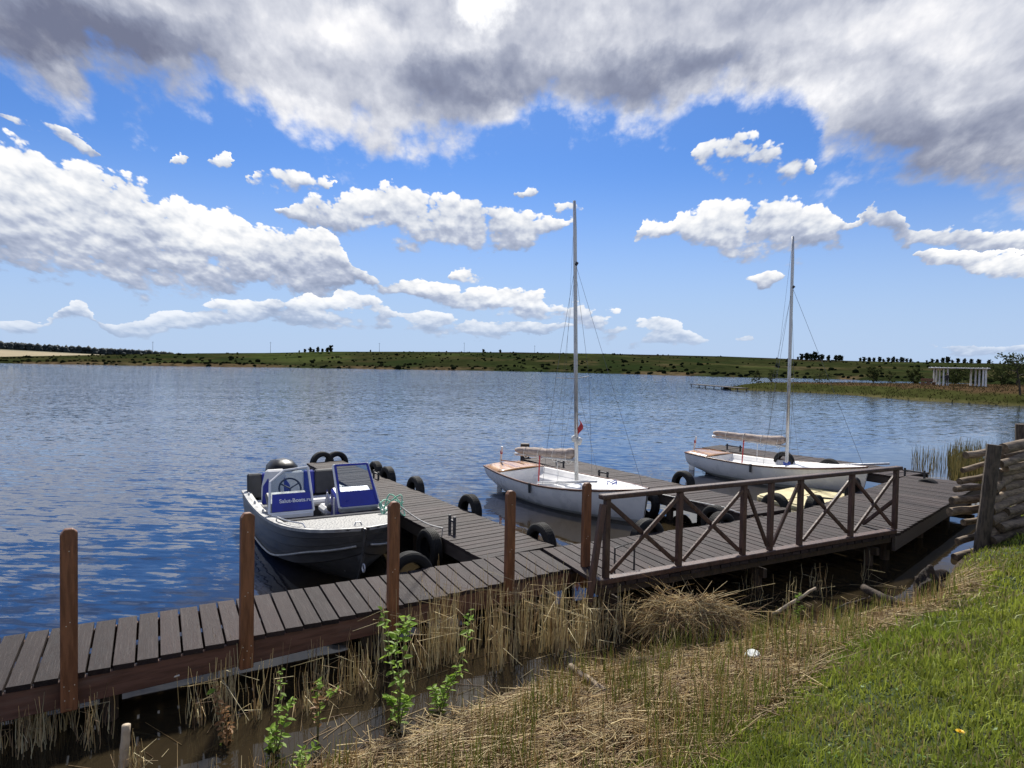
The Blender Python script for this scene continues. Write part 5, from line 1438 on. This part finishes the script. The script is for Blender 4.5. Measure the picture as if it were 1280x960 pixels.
# mooring lines
def line(pts, mat, label, rad=.009, name='mooring_rope'):
    return tag(MB().tube([Vector(p) for p in pts], rad, 5).build(name, mat, smooth=True), label, 'rope')
a, b = V3(at(499, 632, 7.4)), V3(P(553, 660, .74))
sag = [(a.lerp(b, f) + Vector((0, 0, -.05 * math.sin(math.pi * f)))) for f in np.linspace(0, 1, 9)]
line(sag + [V3(P(553, 664, .6)), V3(P(552, 672, .5))], M['rope'], 'white rope from the third orange-brown post to the black cleat')
a, b = V3(P(742, 622, .515)), V3(P(905, 628, .52))
line([V3(P(828, 618, .512)), V3(P(860, 625, .512)), V3(P(905, 634, .512)), V3(P(930, 643, .52))], M['rope'], 'white rope lying across the middle pier behind the railing')
a, b = V3(at(1097, 598, 16.3)), V3(P(1128, 608, .55))
line([V3(P(1098, 606, .25)), V3(P(1118, 603, .33)), V3(P(1132, 596, .5))], M['rope'], 'short pale rope dangling under the last pier')

# ------------------------------------------------------------------ yellow raft
c = [V3(P(x, y, .10)) for x, y in ((944, 618), (998, 607), (1108, 626), (1058, 646))]
cen = sum(c, Vector()) / 4
rt = thing('floating_raft', 'pale yellow flat raft floating behind the railing between two piers', 'raft', (cen.x, cen.y, 0))
poly = []
for i in range(4):
    p0, p1, p2 = c[i - 1], c[i], c[(i + 1) % 4]
    for f in (.12, .04, 0): poly.append(p1 + (p0 - p1) * f * .8 if f else p1 * 1)
    poly[-1] = p1 + ((p0 - p1).normalized() + (p2 - p1).normalized()) * .05
    for f in (.04, .12): poly.append(p1 + (p2 - p1) * f * .8)
poly = [(p.x, p.y) for p in poly]
MB().prism(poly, -.12, .075).build('float', M['raft'], rt, bevel=.02)
inner = [(lerp(cen.x, x, .965), lerp(cen.y, y, .965)) for x, y in poly]
MB().prism(inner, .0755, .105).build('top_sheet', M['raft'], rt, bevel=.01)
a, b = c[0].lerp(c[1], .5), c[3].lerp(c[2], .5)
for f in (.33, .66):
    p, q2 = c[0].lerp(c[3], f), c[1].lerp(c[2], f); MB().beam(V3(p.lerp(q2, .06), .111), V3(p.lerp(q2, .94), .111), .03, .012).build('seam_batten', M['raft'], rt)
MB().tube([V3(cen + Vector((-.25, .1, 0)), .112), V3(cen + Vector((0, -.02, 0)), .125), V3(cen + Vector((.3, -.12, 0)), .112)], .02, 6).build('strap', M['vinyl_grey'], rt)

# ================================================================== BANK DETAILS
# ------------------------------------------------------------------ log wall at the right
lw = thing('log_wall', 'retaining wall of stacked grey logs held by dark stakes', 'wall', (8.3, 11.4, .3))
def log(a, b, r0, r1, seed):
    rr = random.Random(seed); a, b = Vector(a), Vector(b); n = 5; pts, rad = [], []
    for i in range(n + 1):
        f = i / n; p = a.lerp(b, f) + Vector((rr.uniform(-1, 1), rr.uniform(-1, 1), rr.uniform(-1, 1))) * .012 * (0 < i < n)
        pts.append(p); rad.append(lerp(r0, r1, f) * rr.uniform(.94, 1.06))
    o = MB().tube(pts, rad, 11, caps=False).build('log', M['log'], lw, smooth=True)
    d = (b - a).normalized()
    for p, r_, s_ in ((pts[0], rad[0], -1), (pts[-1], rad[-1], 1)):
        k = 11; ref = Vector((0, 0, 1)); x = d.cross(ref).normalized(); y = d.cross(x).normalized()
        vs = [p + x * math.cos(2 * math.pi * j / k) * r_ * 1.002 + y * math.sin(2 * math.pi * j / k) * r_ * 1.002 + d * s_ * .001 for j in range(k)] + [p + d * s_ * .006]
        MB().add(vs, [(j, (j + 1) % k, k) for j in range(k)]).build('cut_end', M['log_end'], o)
    return o
# logs that stick out past the first stake (left end point, right end point in the photo, depth)
YS = 10.85
for i, (x0, y0, x1, y1, r_, dy) in enumerate([(1207, 569, 1262, 560, .060, .25), (1203, 588, 1256, 573, .045, .32), (1199, 602, 1252, 592, .052, .30), (1194, 612, 1250, 606, .050, .22),
                                               (1190, 626, 1250, 620, .066, .12), (1187, 640, 1250, 634, .066, .10), (1204, 653, 1248, 646, .050, .20), (1197, 677, 1246, 661, .056, .02),
                                               (1193, 697, 1246, 682, .062, -.05), (1197, 709, 1246, 698, .060, .05)]):
    r_ *= 1.02; log(at(x0, y0, YS + dy), at(x1, y1, YS + dy + .30), r_, r_ * .92, 200 + i)
# logs to the right of the stake, running on along the bank
for i, (x0, y0, x1, y1, r_, dy) in enumerate([(1254, 561, 1310, 549, .080, .15), (1252, 572, 1300, 561, .062, .35), (1250, 580, 1312, 560, .058, -.05), (1257, 586, 1312, 573, .050, .0), (1250, 591, 1314, 578, .056, .1),
                                               (1240, 612, 1268, 590, .072, -.10), (1256, 598, 1315, 586, .055, .12), (1238, 625, 1290, 606, .062, -.05), (1252, 610, 1316, 594, .062, .1), (1238, 638, 1280, 618, .070, -.15),
                                               (1250, 628, 1316, 612, .066, .02), (1237, 652, 1285, 633, .078, -.20), (1258, 640, 1316, 626, .058, -.1), (1232, 670, 1272, 648, .072, -.22), (1250, 660, 1310, 642, .07, -.25), (1240, 676, 1290, 656, .066, -.3)]):
    r_ *= 1.12; log(at(x0, y0, YS + dy - .12), at(x1, y1, YS + dy + .28), r_, r_ * .9, 240 + i)
def stake(xb, yb, xt, yt, Y, r, seed, parent):
    rr = random.Random(seed); a, b = V3(at(xb, yb, Y)), V3(at(xt, yt, Y))
    pts = [a.lerp(b, i / 6) for i in range(7)]
    MB().tube(pts, [r * rr.uniform(.92, 1.1) for _ in pts], 12).build('stake', M['stake'], parent, smooth=False)
stake(1224, 708, 1243, 556, YS - .32, .10, 1, lw); stake(1278, 640, 1277, 530, YS + .75, .09, 2, lw)
stake(1236, 640, 1249, 590, YS - .1, .07, 3, lw)

# ------------------------------------------------------------------ odd pieces lying about the bank
def lumpy(name, c, r, mat, label, cat, seed, flat=.8, sub=3, amp=.3, stretch=(1, 1, 1)):
    v, f = ico(sub); n_ = fbm(v[:, 0] * 2.2 + seed * 9 + 20, v[:, 1] * 2.2 + v[:, 2] * 1.7 + 20, 4, seed)
    V = v * (1 + (n_[:, None] - .5) * 2 * amp) * r * np.array(stretch) * np.array([1, 1, flat]) + np.asarray(c)
    return tag(link(name, npmesh(name, V, f, False), mat), label, cat)
q_ = P(1166, 752, .16); lumpy('root_clod', q_ + np.array([0, .05, .06]), .21, M['earth'], 'dark clod of roots and earth at the foot of the grass bank', 'earth', 3, 1.3, amp=.6, sub=4, stretch=(.7, .9, 1.0))
q_ = P(1176, 722, .1); lumpy('root_clod', q_, .13, M['earth'], 'small dark clod below the log wall', 'earth', 5, .9)
def stick(a, b, r0, r1, mat, label, name='driftwood', cat='branch', bend=.03, n=7, seed=0):
    rr = random.Random(seed); a, b = V3(a), V3(b); pts = [a.lerp(b, i / n) + Vector((rr.uniform(-bend, bend), rr.uniform(-bend, bend), rr.uniform(-bend, bend) * .6)) * (0 < i < n) for i in range(n + 1)]
    return tag(MB().tube(pts, [lerp(r0, r1, i / n) for i in range(n + 1)], 9).build(name, mat, smooth=True), label, cat)
M['bleached'] = pmat('bleached_stick', (.34, .27, .19), (.46, .38, .28), rough=.8, scale=10)
stick(P(1078, 734, .16), P(1146, 766, .04), .05, .06, M['stake'], 'brown driftwood branch lying in the water near the root clod', seed=1, bend=.03)
stick(P(1020, 735, .32), P(966, 768, .0), .016, .024, M['bleached'], 'bare pale pole sticking slantwise out of the water', seed=2, bend=.008)
stick(P(713, 833, .12), P(758, 866, .16), .035, .028, M['log'], 'short grey log half buried in the reed litter', seed=3, bend=.01)
stick(P(153, 975, -.1), at(158, 906, P(153, 975, -.1)[1] + .02), .035, .030, M['bleached'], 'broken pale stake in the water below the boardwalk', 'broken_stake', 'stake', .002, seed=4)
stick(P(1043, 762, .06), P(1100, 740, .05), .012, .010, M['stake'], 'thin dark twig floating left of the driftwood branch', seed=5, bend=.02)
# pale bent strip under the edge of the boardwalk
a = [V3(at(x, y, 5.72)) for x, y in ((164, 858), (186, 855), (206, 850), (224, 844))]
tag(MB().tube(a, .007, 5).build('bent_cane', M['rope']), 'pale bent cane caught under the boardwalk edge', 'cane')
# litter
gp = lambda x, y, z: V3(P(x, y, z))
cp = gp(941, 821, .22)
cup = thing('plastic_tub', 'crumpled white plastic tub lying on the reed litter', 'litter', cp)
o = MB().lathe([(.0, .045), (.045, .045), (.062, .03), (.085, -.035), (.092, -.035), (.092, -.03), (.068, .034), (.048, .052), (.0, .052)], 14).build('tub', M['plastic'], cup, world=False); o.rotation_euler = (.35, -.2, 0)
lumpy('grey_stone', P(1021, 888, .34), .055, M['stone'], 'small pale grey stone at the edge of the grass', 'stone', 9, .6, 2, .2, (1.4, 1, 1))
lumpy('white_pebble', P(1114, 783, .22), .022, M['plastic'], 'tiny white pebble in the dark mud', 'stone', 11, .7, 2, .2)
"""dandelion"""
gz = None
for z_ in np.arange(.2, 1.4, .01):
    q_ = P(1200, 915, z_)
    if ground_z(np.array(q_[0]), np.array(q_[1])) + .07 <= z_: gz = q_; break
dn = thing('dandelion', 'single yellow dandelion flower in the grass', 'flower', (gz[0], gz[1], gz[2] - .07))
MB().tube([(0, 0, -.03), (.004, 0, .03), (0, 0, .07)], .0022, 5).build('stem', M['sapstem'], dn, world=False)
mb = MB()
for k in range(46):
    a = k * 2.4; r_ = .022 * (k / 46) ** .5 + .004; z_ = .085 - .35 * r_
    c_, s_ = math.cos(a), math.sin(a); w_ = .0032
    mb.add([(c_ * .003 - s_ * w_ * .5, s_ * .003 + c_ * w_ * .5, .072), (c_ * .003 + s_ * w_ * .5, s_ * .003 - c_ * w_ * .5, .072), (c_ * r_ + s_ * w_, s_ * r_ - c_ * w_, z_), (c_ * r_ - s_ * w_, s_ * r_ + c_ * w_, z_)], [(0, 1, 2, 3)])
mb.build('petals', M['dandelion'], dn, world=False)

# ------------------------------------------------------------------ stems: many thin three-sided stalks in one mesh
class Stems:
    def __init__(s): s.P, s.R, s.C = [], [], []
    def add(s, pts, r0, r1, col):
        """pts (n,4,3), radii (n,), colours (n,3)"""
        n = len(pts); s.P.append(np.asarray(pts, float)); s.C.append(np.broadcast_to(col, (n, 3)))
        s.R.append(np.stack([np.broadcast_to(r0, n), np.broadcast_to(r1, n)], -1))
    def build(s, name, mat, label, parent=None):
        Pn = np.concatenate(s.P); n, k, _ = Pn.shape; rr = np.concatenate(s.R); cc = np.concatenate(s.C)
        d = np.gradient(Pn, axis=1); d /= np.linalg.norm(d, axis=2)[..., None] + 1e-9
        ref = np.tile(np.array([.31, .17, .93]), (n, k, 1)); x = np.cross(d, ref); x /= np.linalg.norm(x, axis=2)[..., None] + 1e-9; y = np.cross(d, x)
        rad = rr[:, :1] + (rr[:, 1:] - rr[:, :1]) * np.linspace(0, 1, k)[None]
        ring = [Pn + (x * math.cos(a) + y * math.sin(a)) * rad[..., None] for a in (0, 2.094, 4.189)]
        V = np.stack(ring, 2).reshape(-1, 3)
        base = (np.arange(n) * k * 3)[:, None, None]
        fs = []
        for i in range(k - 1):
            for j in range(3): fs.append([i * 3 + j, i * 3 + (j + 1) % 3, (i + 1) * 3 + (j + 1) % 3, (i + 1) * 3 + j])
        F = (base + np.array(fs)[None]).reshape(-1, 4)
        return kind(link(name, npmesh(name, V, F, True, np.repeat(cc, k * 3, 0)), mat, parent), 'stuff', label)
STRAW = np.array([[.66, .51, .26], [.58, .43, .20], [.74, .61, .35], [.50, .35, .17], [.36, .24, .12], [.64, .52, .28], [.26, .165, .09]])
rq = np.random.default_rng(21)
U = rq.uniform
def straw_cols(n, dark=0.0):
    return STRAW[rq.integers(len(STRAW), size=n)] * U(.75, 1.15, (n, 1)) * (1 - np.reshape(dark, (-1, 1)))
def v3(x, y, z): return np.stack(np.broadcast_arrays(np.asarray(x, float), y, z), -1)
def Parr(x, y, z=0.0):
    x, y = np.asarray(x, float), np.asarray(y, float)
    d = c_f + c_r * ((x - 640) / FPX)[:, None] + c_u * ((480 - y) / FPX)[:, None]
    return CAM + d * ((z - CAM[2]) / d[:, 2])[:, None]

# standing dead reeds between boardwalk and bank (photo column range, base rows, how many, height range)
st_ = Stems()
def reeds(x, y, h, lean=.10, r=.0042, broken=.22, zb=-.06):
    n = len(x); a = U(0, math.tau, n); l = rq.normal(0, lean, n) * h
    b = v3(x, y, zb); top = v3(x + np.cos(a) * l, y + np.sin(a) * l, zb + h)
    m1 = b + (top - b) * .36 + rq.normal(0, .010, (n, 3)); m2 = b + (top - b) * .70 + rq.normal(0, .012, (n, 3))
    a2 = U(0, math.tau, n); L = h * U(.3, .7, n)
    snapped = m2 + v3(np.cos(a2) * L, np.sin(a2) * L, U(-.5, .25, n) * L)
    top = np.where((rq.random(n) < broken)[:, None], snapped, top)
    st_.add(np.stack([b, m1, m2, top], 1), r * U(.7, 1.3, n), r * .35, straw_cols(n) * np.array([1.12, 1.22, 1.40]))
for x0, x1, y0, y1, n, h0, h1 in [(0, 60, 890, 945, 260, .20, .50), (60, 140, 885, 935, 110, .18, .48), (225, 345, 862, 905, 120, .20, .62), (240, 300, 880, 925, 40, .2, .5), (345, 415, 850, 890, 80, .15, .45),
                                  (395, 470, 835, 870, 120, .2, .50), (470, 560, 815, 850, 220, .3, .80), (540, 620, 800, 835, 220, .35, .98), (600, 700, 790, 830, 300, .35, .95),
                                  (690, 780, 775, 815, 260, .25, .70), (640, 760, 760, 790, 90, .2, .5), (770, 830, 765, 800, 70, .15, .45), (930, 1010, 730, 770, 60, .15, .5), (1010, 1110, 715, 760, 45, .15, .45), (140, 230, 930, 985, 40, .1, .3),
                                  (900, 960, 770, 800, 40, .15, .4), (30, 350, 945, 1000, 60, .1, .35), (380, 640, 860, 900, 30, .1, .3)]:
    n = int(n * (.85 if x1 < 480 else .68)); k = max(3, n // 10); ti = rq.integers(k, size=n); tx, ty = U(x0, x1, k), U(y0, y1, k)      # stalks grow in tufts
    q_ = Parr(tx[ti] + rq.normal(0, 7, n), ty[ti] + rq.normal(0, 5, n)); q_ = q_[shore_s(q_[:, 0], q_[:, 1]) < .35]
    reeds(q_[:, 0], q_[:, 1], U(h0, h1, len(q_)))
st_.build('standing_reeds', M['straw'], 'dead standing reed stalks between boardwalk and bank')

# reed litter: a thick mat of fallen stalks along the shore
st_ = Stems()
x, y = U(-3.6, 6.2, 90000), U(3.4, 9.2, 90000); s_ = shore_s(x, y); m_ = mat_width(x)
dens = (.55 + .45 * vnoise(x * 1.6, y * 1.6, 71)) * np.where(s_ > m_ * .75, .45, 1.0)
k = (s_ > -.10) & (s_ < m_ + .25) & (rq.random(len(x)) < dens); x, y, s_ = x[k][:17000], y[k][:17000], s_[k][:17000]; n = len(x)
hump = .11 * sstep((s_ + .2) / .5) * (.25 + vnoise(x * 2.2, y * 2.2, 73))
z = np.maximum(ground_z(x, y), 0) + rq.random(n) ** 1.6 * hump + .004
a = np.where(rq.random(n) < .65, rq.normal(.62, .75, n), U(0, math.tau, n)); L = U(.12, .62, n)
d = v3(np.cos(a), np.sin(a), rq.normal(0, .10, n)) * (L * .5)[:, None]
sl = (ground_z(x + d[:, 0], y + d[:, 1]) - ground_z(x - d[:, 0], y - d[:, 1])) * .5; d[:, 2] += np.where(s_ > .1, sl, 0)
c_ = v3(x, y, z); bow = v3(rq.normal(0, .02, n), rq.normal(0, .02, n), U(0, .02, n))
st_.add(np.stack([c_ - d, c_ - d * .33 + bow, c_ + d * .33 + bow, c_ + d], 1), .0036 * U(.6, 1.5, n), .0024 * U(.5, 1.2, n), straw_cols(n, U(0, .35, n)))
x, y = U(-3.5, 5.5, 900), U(4, 9.5, 900); s_ = shore_s(x, y); k = (s_ > -1.2) & (s_ < 0); x, y = x[k], y[k]; n = len(x)       # odd stalks floating at the edge
a = U(0, math.tau, n); d = v3(np.cos(a), np.sin(a), 0) * U(.05, .3, n)[:, None]; c_ = v3(x, y, .006)
st_.add(np.stack([c_ - d, c_ - d * .3, c_ + d * .3, c_ + d], 1), .003, .002, straw_cols(n, .2))
st_.build('reed_litter', M['straw'], 'mat of fallen dry reeds along the shore')

# stubble and fresh green shoots standing in the litter
st_ = Stems()
x, y = U(-1.8, 5.6, 22000), U(3.6, 8.6, 22000); s_ = shore_s(x, y); kk = .5 * vnoise(x * 2.6, y * 2.6, 81) + .5 * vnoise(x * 7, y * 7, 83)
k = (s_ > -.1) & (s_ < mat_width(x) + .2) & (kk > .44); x, y, kk = x[k], y[k], kk[k]; n = len(x)
z = ground_z(x, y); h = U(.08, .36, n) * (.5 + .8 * kk); a = U(0, math.tau, n); l = rq.normal(0, .13, n) * h
b = v3(x, y, z - .02); top = v3(x + np.cos(a) * l, y + np.sin(a) * l, z + h); green = rq.random(n) < .62 * sstep((kk - .46) / .14)
col = np.where(green[:, None], np.array([.30, .34, .075]) * U(.7, 1.2, (n, 1)), straw_cols(n))
st_.add(np.stack([b, b + (top - b) * .35 + rq.normal(0, .006, (n, 3)), b + (top - b) * .7 + rq.normal(0, .008, (n, 3)), top], 1), np.where(green, .0062, .0038) * U(.7, 1.2, n), .001, col)
st_.build('reed_stubble', M['straw'], 'upright reed stubble and green shoots in the litter')

# heap of combed-over reeds by the railing
st_ = Stems()
hc_ = P(862, 792, .02); HH = .38
n = 900; a = U(0, math.tau, n); r0 = rq.random(n) ** .6 * .38
sway = v3(rq.normal(0, .10, n), rq.normal(0, .08, n), 0)
b = hc_ + v3(np.cos(a) * r0 * 1.25, np.sin(a) * r0 * .7, HH * (1 - (r0 / .50) ** 2) * U(.45, 1.1, n)) + sway
L = U(.25, .75, n); a2 = a + rq.normal(0, .7, n); out = v3(np.cos(a2), np.sin(a2) * .8, 0) * (L * .62)[:, None]
drop = b[:, 2] * U(.30, 1.0, n); e = b + out - v3(0, 0, drop)
st_.add(np.stack([b, b + out * .35 + v3(0, 0, U(0, .05, n)), b + out * .75 - v3(0, 0, drop * .38), e], 1), .0042 * U(.7, 1.3, n), .002, straw_cols(n, U(0, .2, n)))
n = 420; a = U(0, math.tau, n); b = hc_ + v3(rq.normal(0, .27, n), rq.normal(0, .14, n), HH * U(.2, .95, n)); d = v3(np.cos(a), np.sin(a), U(-.35, .55, n))   # loose stalks lying over it at all angles
d = d / np.linalg.norm(d, axis=1)[:, None] * U(.25, 1.05, n)[:, None]; m_ = v3(0, 0, U(0, .03, n))
st_.add(np.stack([b - d * .4, b + m_, b + d * .3 + m_, b + d * .6], 1), .0042, .002, straw_cols(n))
o = st_.build('reed_heap', M['straw'], None); del o['kind']
tag(o, 'domed heap of dry reeds lying against the railed boardwalk', 'reed heap')

# yellow reeds standing in the far bay at the right
st_ = Stems()
n = 1500; x = U(1140, 1235, n); y = np.where(x > 1188, U(572, 606, n), U(566, 590, n)); k = (x > 1185) | (rq.random(n) < .13); x, y = x[k], y[k]; n = len(x)
q_ = Parr(x, y); h = U(.25, .85, n) * np.where(x > 1190, 1, .6)
b = v3(q_[:, 0], q_[:, 1], -.05); top = b + v3(rq.normal(0, .08, n) * h, rq.normal(0, .08, n) * h, h)
col = np.where((rq.random(n) < .75)[:, None], np.array([.26, .21, .07]) * U(.6, 1.3, (n, 1)), np.array([.10, .11, .035]))
st_.add(np.stack([b, b + (top - b) * .33, b + (top - b) * .66, top], 1), .010, .003, col)
st_.build('bay_reeds', M['straw'], 'yellow reeds standing in the shallow bay at the right')

# ------------------------------------------------------------------ willow saplings with single leaves
def leaf_mesh(name, L, w, mat):
    vs = [(0, 0, 0), (L * .3, w * .5, .004), (L * .65, w * .42, .0), (L, 0, -.010), (L * .65, -w * .42, .0), (L * .3, -w * .5, .004), (L * .45, 0, -.006)]
    me = bpy.data.meshes.new(name); me.from_pydata(vs, [], [(0, 6, 1), (1, 6, 2), (2, 6, 3), (3, 6, 4), (4, 6, 5), (5, 6, 0)]); me.materials.append(mat); me.update(); return me
lf = [leaf_mesh('leaf', .080, .040, M['willow']), leaf_mesh('leaf', .062, .034, M['willow'])]
lfd = [leaf_mesh('leaf', .062, .036, M['dryleaf'])]
def sapling(label, xb, yb, zb, shoots, n_leaf, seed, dry=0.0, size=1.0):
    """shoots: list of photo points (x, y) the shoot passes through, all at the base's distance"""
    rr = random.Random(seed); base = V3(P(xb, yb, zb)); t = thing('willow_sapling', label, 'sapling', base, group='green saplings in the shallows')
    per = max(5, int(n_leaf * 1.45) // len(shoots))
    for sh in shoots:
        pts = [base + Vector((0, 0, -.08))] + [V3(at(x, y, base.y + rr.uniform(-.06, .06))) for x, y in sh]
        k = len(pts)
        MB().tube(pts, [lerp(.006, .0022, i / (k - 1)) for i in range(k)], 5).build('stem', M['sapstem'], t)
        for j in range(per):
            f = .18 + .82 * (j + rr.random()) / per; s_ = f * (k - 1); i = min(int(s_), k - 2); p = pts[i].lerp(pts[i + 1], s_ - i)
            o = bpy.data.objects.new('leaf', rr.choice(lfd) if rr.random() < dry else rr.choice(lf)); col_main.objects.link(o)
            az_ = j * 2.4 + rr.uniform(-.5, .5); sc_ = rr.uniform(.75, 1.25) * size * (1.0 if f < .9 else .8)
            o.location = p; o.rotation_euler = (rr.uniform(-.7, .7), rr.uniform(-.75, .25), az_); o.scale = (sc_,) * 3
            attach(o, t)
sapling('tallest green sapling rising in front of the third orange-brown post', 498, 905, .02, [[(497, 860), (486, 820), (484, 790), (478, 762)], [(500, 850), (493, 815), (500, 790), (508, 770)], [(505, 880), (512, 872)], [(492, 880), (484, 870)], [(505, 800), (514, 772)]], 110, 1, size=1.0)
sapling('small green sapling right of the tallest one, at the edge of the litter', 548, 888, .02, [[(545, 870), (540, 858)], [(555, 868), (572, 842)], [(552, 872), (560, 850), (580, 836)], [(585, 800), (586, 762)]], 62, 2, size=.95)
sapling('low bright green sapling in the water at the left', 345, 935, .0, [[(347, 900), (350, 870), (352, 832)], [(352, 915), (362, 885), (366, 872)], [(343, 920), (338, 910)], [(340, 935), (336, 922)]], 62, 3, size=.85)
sapling('short green sapling with brown lower leaves right of the low bright one', 397, 920, .0, [[(396, 890), (397, 862), (398, 850)], [(400, 880), (415, 865), (424, 860)]], 40, 4, dry=.35, size=.85)
sapling('withered brown sapling below the second orange-brown post', 280, 930, .0, [[(278, 905), (272, 880), (268, 852)], [(284, 912), (280, 880)], [(282, 925), (288, 905)]], 70, 5, dry=.97, size=.8)
sapling('tiny green sprout at the bottom edge, left of the litter', 372, 968, .03, [[(372, 950), (378, 935)], [(380, 950), (398, 928)]], 26, 6, size=.8)
sapling('small yellow-green sapling standing in the water below the railing', 995, 782, .02, [[(995, 765), (996, 748), (1001, 742)], [(997, 770), (1003, 756)]], 40, 7, size=.55)

# ------------------------------------------------------------------ grass on the bank
def grass(n, xr, yr, hr, w, seed, name, label, dens_pow=1.0):
    r_ = np.random.default_rng(seed)
    x, y = r_.uniform(*xr, n), r_.uniform(*yr, n)
    # keep what lies in or near the picture
    dpt = y + .0; inv = (np.abs(x) < .95 * (y + 1.0)) & (y > .6)
    s_ = shore_s(x, y); e = s_ - mat_width(x) + (fbm(x * 1.5, y * 1.5, 3, 91) - .5) * .9
    k = sstep((e + .10) / .40); k = np.where(x > 5.6, sstep((s_ - .02) / .15), k)
    dist = np.hypot(x, y); keep_ = inv & (r_.random(n) < k * np.clip((3.0 / dist) ** 1.5, .10, 1) * .62) & (s_ > .03)
    x, y, dist, e = x[keep_], y[keep_], dist[keep_], e[keep_]; n = len(x)
    z = ground_z(x, y); tall = fbm(x * .9, y * .9, 3, 93)
    wide = np.clip(dist / 3.0, 1, 3.2)
    h = r_.uniform(*hr, n) * (.30 + 1.25 * tall) * np.where(r_.random(n) < .05, 1.9, 1.0)
    a = r_.uniform(0, math.tau, n); wx_, wy_ = np.cos(a) * w * wide, np.sin(a) * w * wide
    la = r_.uniform(0, math.tau, n); ll = h * np.abs(r_.normal(0, .55, n)); lx, ly = np.cos(la) * ll, np.sin(la) * ll
    b = np.stack([x, y, z - .01], -1); mid = b + np.stack([lx * .35, ly * .35, h * .62], -1); tip = b + np.stack([lx, ly, h * r_.uniform(.75, 1.05, n)], -1)
    wv = np.stack([wx_, wy_, np.zeros(n)], -1)
    V = np.stack([b - wv, b + wv, mid + wv * .75, mid - wv * .75, tip], 1).reshape(-1, 3)
    o = (np.arange(n) * 5)[:, None]
    F = np.concatenate([o + np.array([[0, 1, 2]]), o + np.array([[0, 2, 3]]), o + np.array([[3, 2, 4]])], 0)
    g = fbm(x * .8, y * .8, 4, 95)[:, None]; q2 = r_.random((n, 1))
    c = np.array([.175, .245, .027]) * (1 - g) + np.array([.37, .395, .066]) * g
    c = c * r_.uniform(.65, 1.25, (n, 1))
    patch = sstep((fbm(x * 1.7, y * 1.7, 4, 97) - .52) / .10)[:, None]
    c = c * (1 - .25 * sstep((fbm(x * 3.1, y * 3.1, 3, 99) - .5) / .12)[:, None])
    dry = (q2 < .07 + .26 * patch + .30 * np.clip(1 - e[:, None] / .7, 0, 1)); c = np.where(dry, np.array([.30, .25, .11]) * r_.uniform(.7, 1.1, (n, 1)), c)
    return kind(link(name, npmesh(name, V, F, False, np.repeat(c, 5, 0)), M['blades']), 'stuff', label)
grass(1500000, (-1.0, 11.5), (.8, 13.0), (.05, .12), .0032, 31, 'grass', 'short green grass on the bank')
# taller rough grass on the bank beyond the log wall
r_ = np.random.default_rng(36); n = 150000
x, y = r_.uniform(8, 46, n), r_.uniform(9, 50, n); s_ = shore_s(x, y); kp = (s_ > .1) & (s_ < 12) & (r_.random(n) < np.clip(14 / np.hypot(x, y), .15, 1)) & (np.hypot(x, y) > 13.5)
x, y = x[kp], y[kp]; n = len(x); z = ground_z(x, y); h = r_.uniform(.08, .24, n); a = r_.uniform(0, math.tau, n); w_ = .010
l = r_.normal(0, .5, (n, 2)) * h[:, None]
V = np.stack([np.stack([x - np.cos(a) * w_, y - np.sin(a) * w_, z - .01], -1), np.stack([x + np.cos(a) * w_, y + np.sin(a) * w_, z - .01], -1), np.stack([x + l[:, 0], y + l[:, 1], z + h], -1)], 1).reshape(-1, 3)
g = fbm(x * .5, y * .5, 3, 38)[:, None]; tn = (np.array([.15, .215, .03]) * (1 - g) + np.array([.34, .33, .09]) * g) * r_.uniform(.6, 1.2, (n, 1))
kind(link('rough_grass', npmesh('rough_grass', V, np.arange(n * 3).reshape(n, 3), False, np.repeat(tn, 3, 0)), M['blades']), 'stuff', 'rough grass on the bank beyond the log wall')
# broad-leaved weeds (clover, plantain) in the turf
r_ = np.random.default_rng(44); n = 9000
x, y = r_.uniform(-.6, 10, n), r_.uniform(1.5, 13, n); s_ = shore_s(x, y); e = s_ - mat_width(x)
kp = (e > .35) & (np.abs(x) < .8 * (y + .8)) & (r_.random(n) < np.clip(3 / np.hypot(x, y), .25, 1)) & (fbm(x * 1.4, y * 1.4, 3, 51) > .46)
x, y = x[kp], y[kp]; n = len(x); z = ground_z(x, y) + r_.uniform(.015, .05, n)
c_ = np.stack([x, y, z], -1); sz = r_.uniform(.008, .018, n)
a = r_.uniform(0, math.tau, n); ax_ = np.stack([np.cos(a), np.sin(a), r_.normal(0, .3, n)], -1); bx_ = np.stack([-np.sin(a), np.cos(a), r_.normal(0, .3, n)], -1)
V = np.stack([c_ - ax_ * sz[:, None], c_ + bx_ * sz[:, None] * .7, c_ + ax_ * sz[:, None], c_ - bx_ * sz[:, None] * .7], 1).reshape(-1, 3)
tn = np.repeat(np.array([.085, .16, .025]) * r_.uniform(.6, 1.3, (n, 1)), 4, 0)
kind(link('lawn_weeds', npmesh('lawn_weeds', V, np.arange(n * 4).reshape(n, 4), False, tn), M['blades']), 'stuff', 'small round-leaved weeds among the grass')
